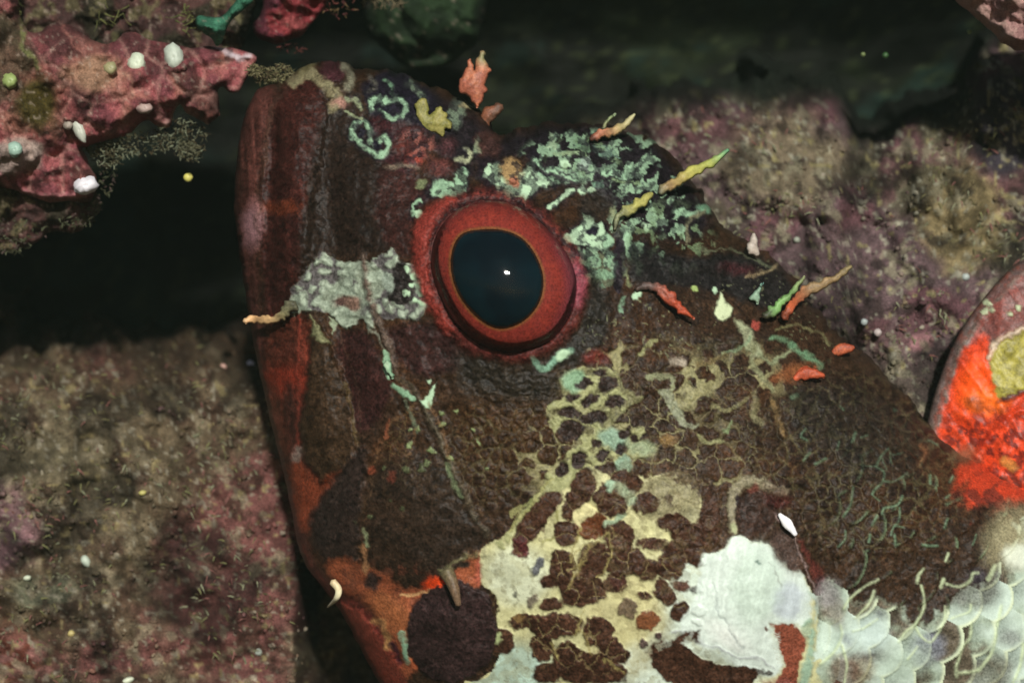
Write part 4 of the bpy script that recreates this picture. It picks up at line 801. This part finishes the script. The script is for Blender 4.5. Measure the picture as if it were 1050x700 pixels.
    m = inside(u, v, smooth_closed(IRIS, 3)); dd = np.zeros(u.size); ii = np.nonzero(m)[0]; dd[ii] = seg_dist(u[ii], v[ii], smooth_closed(IRIS, 2), True)[0]
    pt.H -= sst(-1, 12, dd)*22*m
    # ---------- large relief of the head bones
    H = pt.H
    H += 16*np.exp(-((u-(300+(v-80)*.02))/22)**2)*sst(75, 110, v)*sst(345, 250, v)              # premaxilla roll
    H += 14*gauss(u, v, 322, 410, 24, 75)+10*gauss(u, v, 262, 200, 14, 120)                            # maxilla, lower lip
    H -= 12*np.exp(-((u-(283-(v-100)*.05))/9.0)**2)*.8*sst(90, 130, v)*sst(330, 260, v)
    H -= 10*np.exp(-((u-(340+(v-250)*.10))/17.0)**2)*.6*sst(110, 200, v)*sst(470, 400, v)
    H += 18*gauss(u, v, 345, 82, 34, 22)+14*gauss(u, v, 420, 110, 50, 26)+20*gauss(u, v, 590, 160, 80, 30)-10*gauss(u, v, 500, 150, 22, 22)
    H += 22*gauss(u, v, 512, 283, 95, 90)+14*gauss(u, v, 425, 535, 55, 60)+16*gauss(u, v, 463, 648, 50, 52)-12*gauss(u, v, 430, 610, 26, 14)
    H += 12*gauss(u, v, 745, 268, 50, 12)+10*gauss(u, v, 790, 345, 40, 14)+14*gauss(u, v, 770, 620, 45, 70)-12*gauss(u, v, 845, 615, 14, 60)
    # the pale marks of the crown are riddled with tiny dark pores; the dark skin there is near black
    cr = sst(.25, .6, gauss(u, v, 590, 200, 130, 90)+gauss(u, v, 410, 120, 60, 45)); hole = sst(.51, .57, fbm(u, v, 5.5, 700, 3))*sst(.02, .08, pt.C.mean(1)); pt.C = mixc(pt.C, hole*cr*.75, (38, 34, 42))
    dk = sst(.075, .03, pt.C.mean(1)); up = sst(420, 250, v+.25*(u-500)*0)*sst(800, 700, u); pt.C *= (1-dk*(.14+.24*up))[:, None]
    pt.C *= (1+sst(.62, .72, fbm(u, v, 4, 710, 2))*dk*.55-sst(.42, .34, fbm(u, v, 4.5, 720, 2))*dk*.4)[:, None]
    lum = np.clip(pt.C.mean(1)*2.2, 0, .85); H += (n-.5)*16+((n2-.5)*6+(n3-.5)*3.0)*(1-lum*.9); C = pt.C*(1+(n3-.5)*.7*(1-lum))[:, None]
    return C, H
fish_body, (fphi, fth, fpw) = blob('body', FISH_J, 1.15, 185, 0.0, None, fish_paint, M_skin, fish, back=.95, smooth=0)
def bodyh(u, v): return fth*np.clip(bil(fphi, np.atleast_1d(u*1.0), np.atleast_1d(v*1.0)), 0, None)**fpw
def by(u, v): return float(front_y(fish_body, u, v, -30))

# ------ eye
xy = np.array(IRIS); 
gx, gy = np.meshgrid(np.linspace(440, 590, 9), np.linspace(210, 360, 9)); A_ = np.stack([gx.ravel(), gy.ravel(), np.ones(81)], 1)
pl, *_ = np.linalg.lstsq(A_, -bodyh(gx.ravel(), gy.ravel())-16, rcond=None)
_c = pl[0]*512+pl[1]*284+pl[2]
def eye_base(u, v): return _c+.4*(pl[0]*(u-512)+pl[1]*(v-284))-3
eye = empty('eye'); eye.parent = fish
def iris_paint(u, v):
    pt = Paint(u, v, (118, 42, 33), warp=1); c = pt.C; r = np.hypot((u-509)/48, (v-286)/51); a = np.arctan2(v-286, u-509)
    c = mixc(c, sst(.45, .65, fbm(u, v, 18, 7, 4))*.5, (98, 34, 29)); c = mixc(c, sst(.4, .7, vnoise(a*22, r*3, 5))*.3, (150, 58, 44))
    c = mixc(c, sst(.5, .62, fbm(u, v, 6, 77, 3))*.35, (104, 40, 36)); c = mixc(c, sst(1.35, 1.8, r)*.6, (122, 52, 56)); c = mixc(c, sst(1.11, 1.03, r)*.0, (120, 96, 44))
    d = seg_dist(u, v, smooth_closed(PUPIL, 3), True)[0]; d2 = seg_dist(u, v, smooth_closed(IRIS, 2), True)[0]; c = mixc(c, sst(13+10*fbm(u, v, 14, 79, 2), 0, d2)*.5, (84, 34, 32)); c = mixc(c, sst(20, 0, d2)*sst(545, 590, u)*.6, (104, 50, 66)); c = mixc(c, sst(3.2, 1.2, d)*.8, (112, 90, 44)); c = mixc(c, sst(8, 3.5, d)*.4, (112, 38, 30))
    return c, np.zeros(u.shape)
blob('iris', IRIS, 1.6, 40, eye_base, None, iris_paint, M_iris, eye, back=.5)
phi_i = poisson(smooth_closed(IRIS, 4))
def pup_base(u, v): return eye_base(u, v)-40*np.clip(bil(phi_i, u, v), 0, None)**.5-0.6
blob('pupil', PUPIL, 1.6, 9, pup_base, None, lambda u, v: (np.tile(lin((8, 20, 26)), (u.size, 1)), np.zeros(u.shape)), M_pupil, eye, back=.5)
blob('cornea', IRIS, 3.0, 56, eye_base, None, lambda u, v: (np.ones((u.size, 3)), np.zeros(u.shape)), M_cornea, eye, back=0)

# ------ soft flaps, thorns and tentacles
def ribbon(name, pts, radii, cols, mat, parent, flat=.5, bump=.2, thick=3.2):
    """thin ragged skin tentacle: a strip with torn edges along a path, with real thickness"""
    pth = smooth_open([list(q) for q in pts], 12); n = len(pth); tt = np.linspace(0, 1, n); rr = np.interp(tt, np.linspace(0, 1, len(radii)), radii)
    T = np.gradient(pth[:, :2], axis=0); T /= np.linalg.norm(T, axis=1)[:, None]+1e-9; N_ = np.stack([-T[:, 1], T[:, 0]], 1)
    sd = int(pth[0, 0]); w1 = .25+1.35*fbm(tt*120, tt*0+3, 8, sd, 3); w2 = .25+1.35*fbm(tt*120, tt*0+50, 8, sd+9, 3)
    a = pth[:, :2]+N_*(rr*w1)[:, None]; b = pth[:, :2]-N_*(rr*w2)[:, None]
    ol = np.vstack([a, pth[-1:, :2]+T[-1:]*rr[-1], b[::-1], pth[:1, :2]-T[:1]*rr[0]*.6])
    cl = np.array([lin(c) for c in cols])
    def tf(u, v): return seg_dist(u, v, pth, False)[3]
    def f(u, v):
        t = tf(u, v); c = np.stack([np.interp(t, np.linspace(0, 1, len(cl)), cl[:, k]) for k in range(3)], 1)
        c = mixc(c, sst(.28, .0, t)*.75, (60, 46, 36)); st = fbm(t*70, seg_dist(u, v, pth, False)[0]*2.2, 7, sd, 3); return c*(.45+1.0*st)[:, None], (fbm(u, v, 4, sd, 3)-.5)*3.5
    o, _ = blob(name, ol, .9, thick, lambda u, v: np.interp(tf(u, v), tt, pth[:, 2]), None, f, mat, parent, back=.8, smooth=0, edge=1.5)
    return o
def flap(name, outline, thick, y, cols, seed, tip=None, ribs=0, label=None):
    def f(u, v):
        c = np.tile(lin(cols[0]), (u.size, 1)); c = mixc(c, sst(.4, .62, fbm(u, v, 9, seed, 3)), cols[1])
        if tip: c = mixc(c, sst(tip[2], 0, np.hypot(u-tip[0], v-tip[1])), tip[3])
        return c*(.75+.5*fbm(u, v, 4, seed+1, 2))[:, None], (fbm(u, v, 8, seed+2, 3)-.5)*4
    yb = y if callable(y) else float(y)
    ol = smooth_closed(outline, 7); ol = ol+np.stack([(fbm(ol[:, 0], ol[:, 1], 4.5, seed+60, 2)-.5), (fbm(ol[:, 0], ol[:, 1], 4.5, seed+66, 2)-.5)], 1)*5.5
    o, _ = blob(name, ol, 1.0, thick*.55, yb, None, f, M_flap, fish, back=.8, smooth=0, edge=1.5)
    if label: o['label'] = label
    return o
flap('skin_flap', [(471,92),(472,80),(477,70),(482,60),(485,66),(486,74),(489,62),(493,54),(497,54),(498,62),(503,68),(502,78),(499,84),(498,96),(493,106),(489,112),(482,101),(474,96)], 8, -38, ((150, 86, 66), (172, 106, 78)), 1, (496, 58, 16, (130, 130, 92)), label='salmon pink upright skin flap')
flap('skin_flap', [(426,110),(430,102),(437,103),(440,112),(442,118),(447,111),(454,110),(459,118),(462,128),(466,134),(456,133),(453,143),(446,138),(437,135),(430,128)], 6, by(445, 122)-3, ((120, 118, 60), (142, 136, 76)), 2, label='olive yellow leaf shaped skin flap')
flap('skin_flap', [(497,112),(504,108),(515,106),(515,114),(508,120),(502,130),(506,142),(500,138),(494,126)], 6, -30, ((96, 66, 50), (120, 74, 52)), 3, label='brown forked skin flap')
flap('thorn', [(765,258),(770,240),(775,243),(778,254),(779,264),(772,262)], 5, by(772, 262)-2, ((168, 156, 144), (186, 178, 166)), 4, label='whitish thorn on the nape')
flap('thorn', [(766,305),(774,298),(784,289),(781,300),(778,312),(771,309)], 4, by(774, 305)-4, ((130, 158, 134), (150, 176, 150)), 5, (784, 289, 10, (90, 140, 130)), label='mint green flat thorn behind the temple')
flap('thorn', [(812,388),(822,378),(834,378),(847,385),(834,389),(822,390)], 5, by(828, 385)-4, ((160, 70, 44), (180, 84, 54)), 6, label='orange thorn at the top of the gill cover')
flap('thorn', [(852,360),(860,352),(870,352),(878,358),(866,362),(857,366)], 5, by(860, 358)-3 if True else 0, ((150, 72, 50), (172, 90, 60)), 7, label='orange thorn on the edge of the back')
flap('nasal_flap', [(398,366),(394,372),(396,382),(403,388),(402,376)], 3, by(398, 378)-2, ((122, 158, 128), (150, 178, 146)), 8)
TZ = lambda u, v, d=4: by(u, v)-d
ribbon('tentacle', [(300, 312, TZ(304, 312, 4)), (292, 321, TZ(294, 320, 8)), (284, 327, TZ(286, 327, 9)), (270, 328, TZ(272, 328, 10)), (259, 327, TZ(266, 327, 4)), (251, 329, TZ(268, 327, 0))], [8, 6.0, 4.6, 4.2, 3.8, 3.0], [(132, 142, 112), (160, 150, 110), (190, 156, 110), (204, 160, 112), (214, 176, 132)], M_flap, fish, bump=.2)['label'] = 'pale yellow tentacle curling over the upper lip'
ribbon('tentacle', [(606, 143, TZ(606, 143)), (616, 137, TZ(616, 140, 10)), (628, 135, -70), (640, 128, -64), (651, 117, -60)], [4.5, 6, 5.2, 4, 1.4], [(170, 96, 80), (176, 120, 90), (166, 150, 104), (186, 184, 140)], M_flap, fish, flat=.6, bump=.25)['label'] = 'salmon and buff tentacle over the brow'
ribbon('tentacle', [(618, 133, TZ(616, 140, 10)), (623, 124, -72), (631, 117, -70)], [2.6, 2.2, 1.2], [(150, 150, 110), (120, 140, 100)], M_flap, fish)
ribbon('tentacle', [(676, 198, TZ(676, 198, 0)), (684, 192, TZ(684, 192, 6)), (700, 182, -88), (718, 172, -80), (733, 164, -74), (747, 154, -70)], [3, 6.4, 6, 5.4, 4.4, 2], [(150, 160, 124), (170, 140, 96), (166, 162, 84), (160, 168, 88), (112, 170, 126)], M_flap, fish, flat=.6, bump=.15)['label'] = 'long yellow green tentacle with a mint tip'
ribbon('tentacle', [(630, 236, TZ(632, 236, 1)), (634, 222, TZ(634, 224, 4)), (644, 216, TZ(644, 216, 9)), (657, 207, TZ(655, 208, 13)), (668, 199, TZ(664, 202, 15))], [2, 4, 6.5, 6.4, 3], [(130, 140, 106), (136, 140, 100), (170, 166, 92), (164, 160, 90)], M_flap, fish, flat=.6, bump=.15)['label'] = 'short yellow tentacle behind the eye'
ribbon('tentacle', [(652, 296, TZ(652, 296, 0)), (668, 293, TZ(668, 294, 5)), (682, 301, TZ(682, 302, 8)), (696, 314, TZ(694, 312, 12)), (712, 327, TZ(710, 326, 12))], [3, 5, 7.5, 6, 1.2], [(80, 66, 64), (96, 76, 70), (150, 78, 58), (172, 72, 46), (150, 70, 42)], M_flap, fish, flat=.6, bump=.15)['label'] = 'tentacle with an orange tip on the cheek'
ribbon('tentacle', [(784, 324, TZ(784, 326, 8)), (798, 314, TZ(796, 320, 18)), (812, 300, TZ(800, 316, 24)), (825, 283, TZ(800, 316, 28))], [6, 5, 4, 1.2], [(84, 104, 74), (116, 158, 92), (130, 168, 104), (160, 168, 120)], M_flap, fish, flat=.5, bump=.1)['label'] = 'green pointed tentacle on the nape'
ribbon('tentacle', [(804, 326, TZ(802, 328, 8)), (812, 312, TZ(806, 322, 14)), (824, 301, -56), (842, 293, -50), (858, 284, -46), (873, 273, -42)], [5, 5, 6.5, 6, 4.5, 2], [(206, 92, 56), (190, 98, 62), (140, 118, 86), (142, 118, 82), (150, 136, 96)], M_flap, fish, flat=.55, bump=.25)['label'] = 'tan ragged tentacle with an orange base'
tube('cheek_spine', [(458, 586, TZ(460, 586, 0)), (463, 596, TZ(463, 596, 5)), (467, 608, TZ(467, 608, 9)), (470, 620, TZ(470, 618, 10))], [8, 6.5, 5, 3], [(100, 92, 66), (104, 84, 64), (112, 90, 70)], M_flap, fish, bump=.15)['label'] = 'blunt taupe spine hanging over the big dark spot'
tube('gill_spine', [(799, 527, TZ(800, 528, 2)), (807, 536, TZ(807, 536, 6)), (816, 548, TZ(815, 546, 7))], [2.0, 5.4, 2.2], [(236, 238, 238), (252, 252, 252), (240, 240, 246)], M_shell, fish, flat=.5, bump=.15)['label'] = 'bright white bony spine of the gill cover'
tube('tooth', [(341, 596, TZ(345, 596, 1)), (347, 604, TZ(348, 604, 6)), (345, 613, TZ(348, 610, 10)), (336, 622, -24)], [4, 3.8, 3, .8], [(210, 190, 150), (232, 224, 186), (236, 226, 196)], M_shell, fish)['label'] = 'cream tooth curving over the lower lip'

# ------ dorsal fin leaning in at the right
FIN = [(1120,215),(1060,262),(1040,272),(1020,292),(1002,314),(988,334),(975,358),(964,386),(955,414),(949,440),(950,462),(965,480),(1000,500),(1050,520),(1150,545),(1230,480),(1230,240)]
def fin_paint(u, v):
    pt = Paint(u, v, (78, 64, 58)); p = pt.poly; e = pt.ell; l = pt.line; n = fbm(u, v, 9, 3, 4); n2 = fbm(u, v, 30, 8, 3)
    pt.C = mixc(pt.C, sst(.45, .6, n), (100, 84, 76))
    p([(1020,300),(1044,282),(1070,270),(1070,330),(1046,338),(1026,344),(1010,345),(1006,326)], (116, 76, 72), soft=8); 
    p([(968,470),(962,440),(966,412),(974,388),(988,360),(1004,344),(1016,350),(1014,378),(1022,404),(1060,396),(1260,360),(1260,560),(1000,540)], (214, 68, 32), soft=5)
    k = sst(.5, .7, vnoise((u*.8-v*.6)/5.0, (u*.6+v*.8)/60, 14)); pt.C = mixc(pt.C, k*.28*sst(960, 985, u)*(.3+.7*sst(.4, .6, n)), (160, 54, 28)); pt.H += k*.8; pt.C = mixc(pt.C, sst(.5, .6, fbm(u, v, 5, 71, 3))*.35*sst(960, 980, u), (120, 44, 26))
    e(1000, 395, 18, 30, 20, (248, 88, 28), soft=8); e(1012, 412, 20, 14, 0, (240, 108, 30), soft=6)
    pt.C = mixc(pt.C, sst(.48, .56, fbm(pt.U, pt.V, 7, 6, 4))*sst(402, 440, v)*.85*sst(960, 975, u), (104, 34, 26)); k = sst(.4, .8, gauss(u, v, 1000, 512, 66, 34)+.9*(n-.5)); pt.C = mixc(pt.C, k*.9, (84, 44, 32)); k = sst(.45, .7, gauss(u, v, 1035, 535, 40, 24)+.9*(n-.5)); pt.C = mixc(pt.C, k, (150, 140, 110))
    e(1001, 414, 11, 7, 20, (150, 70, 30), soft=3, a=.8); e(990, 468, 16, 10, 0, (128, 84, 60), soft=6, a=.8); e(1034, 476, 9, 6, 20, (200, 140, 66), soft=3, a=.7)
    p([(1017,366),(1030,350),(1048,340),(1080,332),(1090,380),(1060,394),(1040,402),(1026,408),(1018,392)], (158, 150, 66), soft=2, mott=None); pt.C = np.where((sst(.5, .6, n)*gauss(u, v, 1040, 372, 26, 34))[:, None] > .35, pt.C*.7, pt.C)
    l([(1015,368),(1022,352),(1034,345),(1050,337),(1080,330)], 5, (206, 186, 160), soft=2, h=3); l([(1024,410),(1040,404),(1056,396),(1090,386)], 4, (84, 56, 50), soft=1.6, h=3); l([(1000,346),(1006,330),(1014,318)], 4, (170, 90, 84), soft=2.5)
    l([(1068,262),(1030,298),(1004,330),(984,362),(970,398),(962,436)], 4, (112, 98, 90), soft=2, brk=.5, h=1); l([(1052,268),(1014,306),(990,340),(968,384),(956,430)], 3, (92, 76, 74), soft=2, brk=.3)
    for (a, b, r) in [(1012,312,3.5),(1017,318,3),(1009,320,3.5),(1016,310,2.5),(1045,314,3.5),(1034,322,3)]: e(a, b, r, r, 0, (176, 186, 150), soft=1.2, h=2)
    l([(1000,470),(1020,440),(1050,420),(1090,400)], 5, (190, 54, 26), soft=3, a=.6, h=3)
    H = pt.H+(n-.5)*3+4*np.sin((u*.55+v*.32)/7.0)*.5+(n2-.5)*8
    return pt.C*(.72+.56*fbm(u, v, 4, 2, 2))[:, None], H
blob('dorsal_fin', FIN, 1.6, 22, lambda u, v: -18-.12*(v-300)*sst(960, 1050, u), None, fin_paint, M_fin, fish, back=.8)

# ------------------------------------------------------------------ the water itself: a faint green veil round camera and scene
def build_haze():
    x0, x1, y0, y1, z0, z1 = -.75, .75, -.75, .75, -1.2, .32
    co = [(x, y, z) for z in (z0, z1) for y in (y0, y1) for x in (x0, x1)]
    me = bpy.data.meshes.new('haze'); me.from_pydata(co, [], [(0, 2, 3, 1), (4, 5, 7, 6), (0, 1, 5, 4), (2, 6, 7, 3), (0, 4, 6, 2), (1, 3, 7, 5)]); me.update()
    m = bpy.data.materials.new('haze'); m.use_nodes = True; N = m.node_tree.nodes; L = m.node_tree.links; N.clear()
    o = N.new('ShaderNodeOutputMaterial'); v = N.new('ShaderNodeVolumePrincipled'); v.inputs['Color'].default_value = (.62, .85, .68, 1); v.inputs['Density'].default_value = .045; v.inputs['Anisotropy'].default_value = 0
    L.new(v.outputs[0], o.inputs['Volume']); me.materials.append(m)
    ob = bpy.data.objects.new('haze', me); COL.objects.link(ob); tag(ob, 'faint green haze of the sea water', 'haze', kind='stuff')
build_haze()
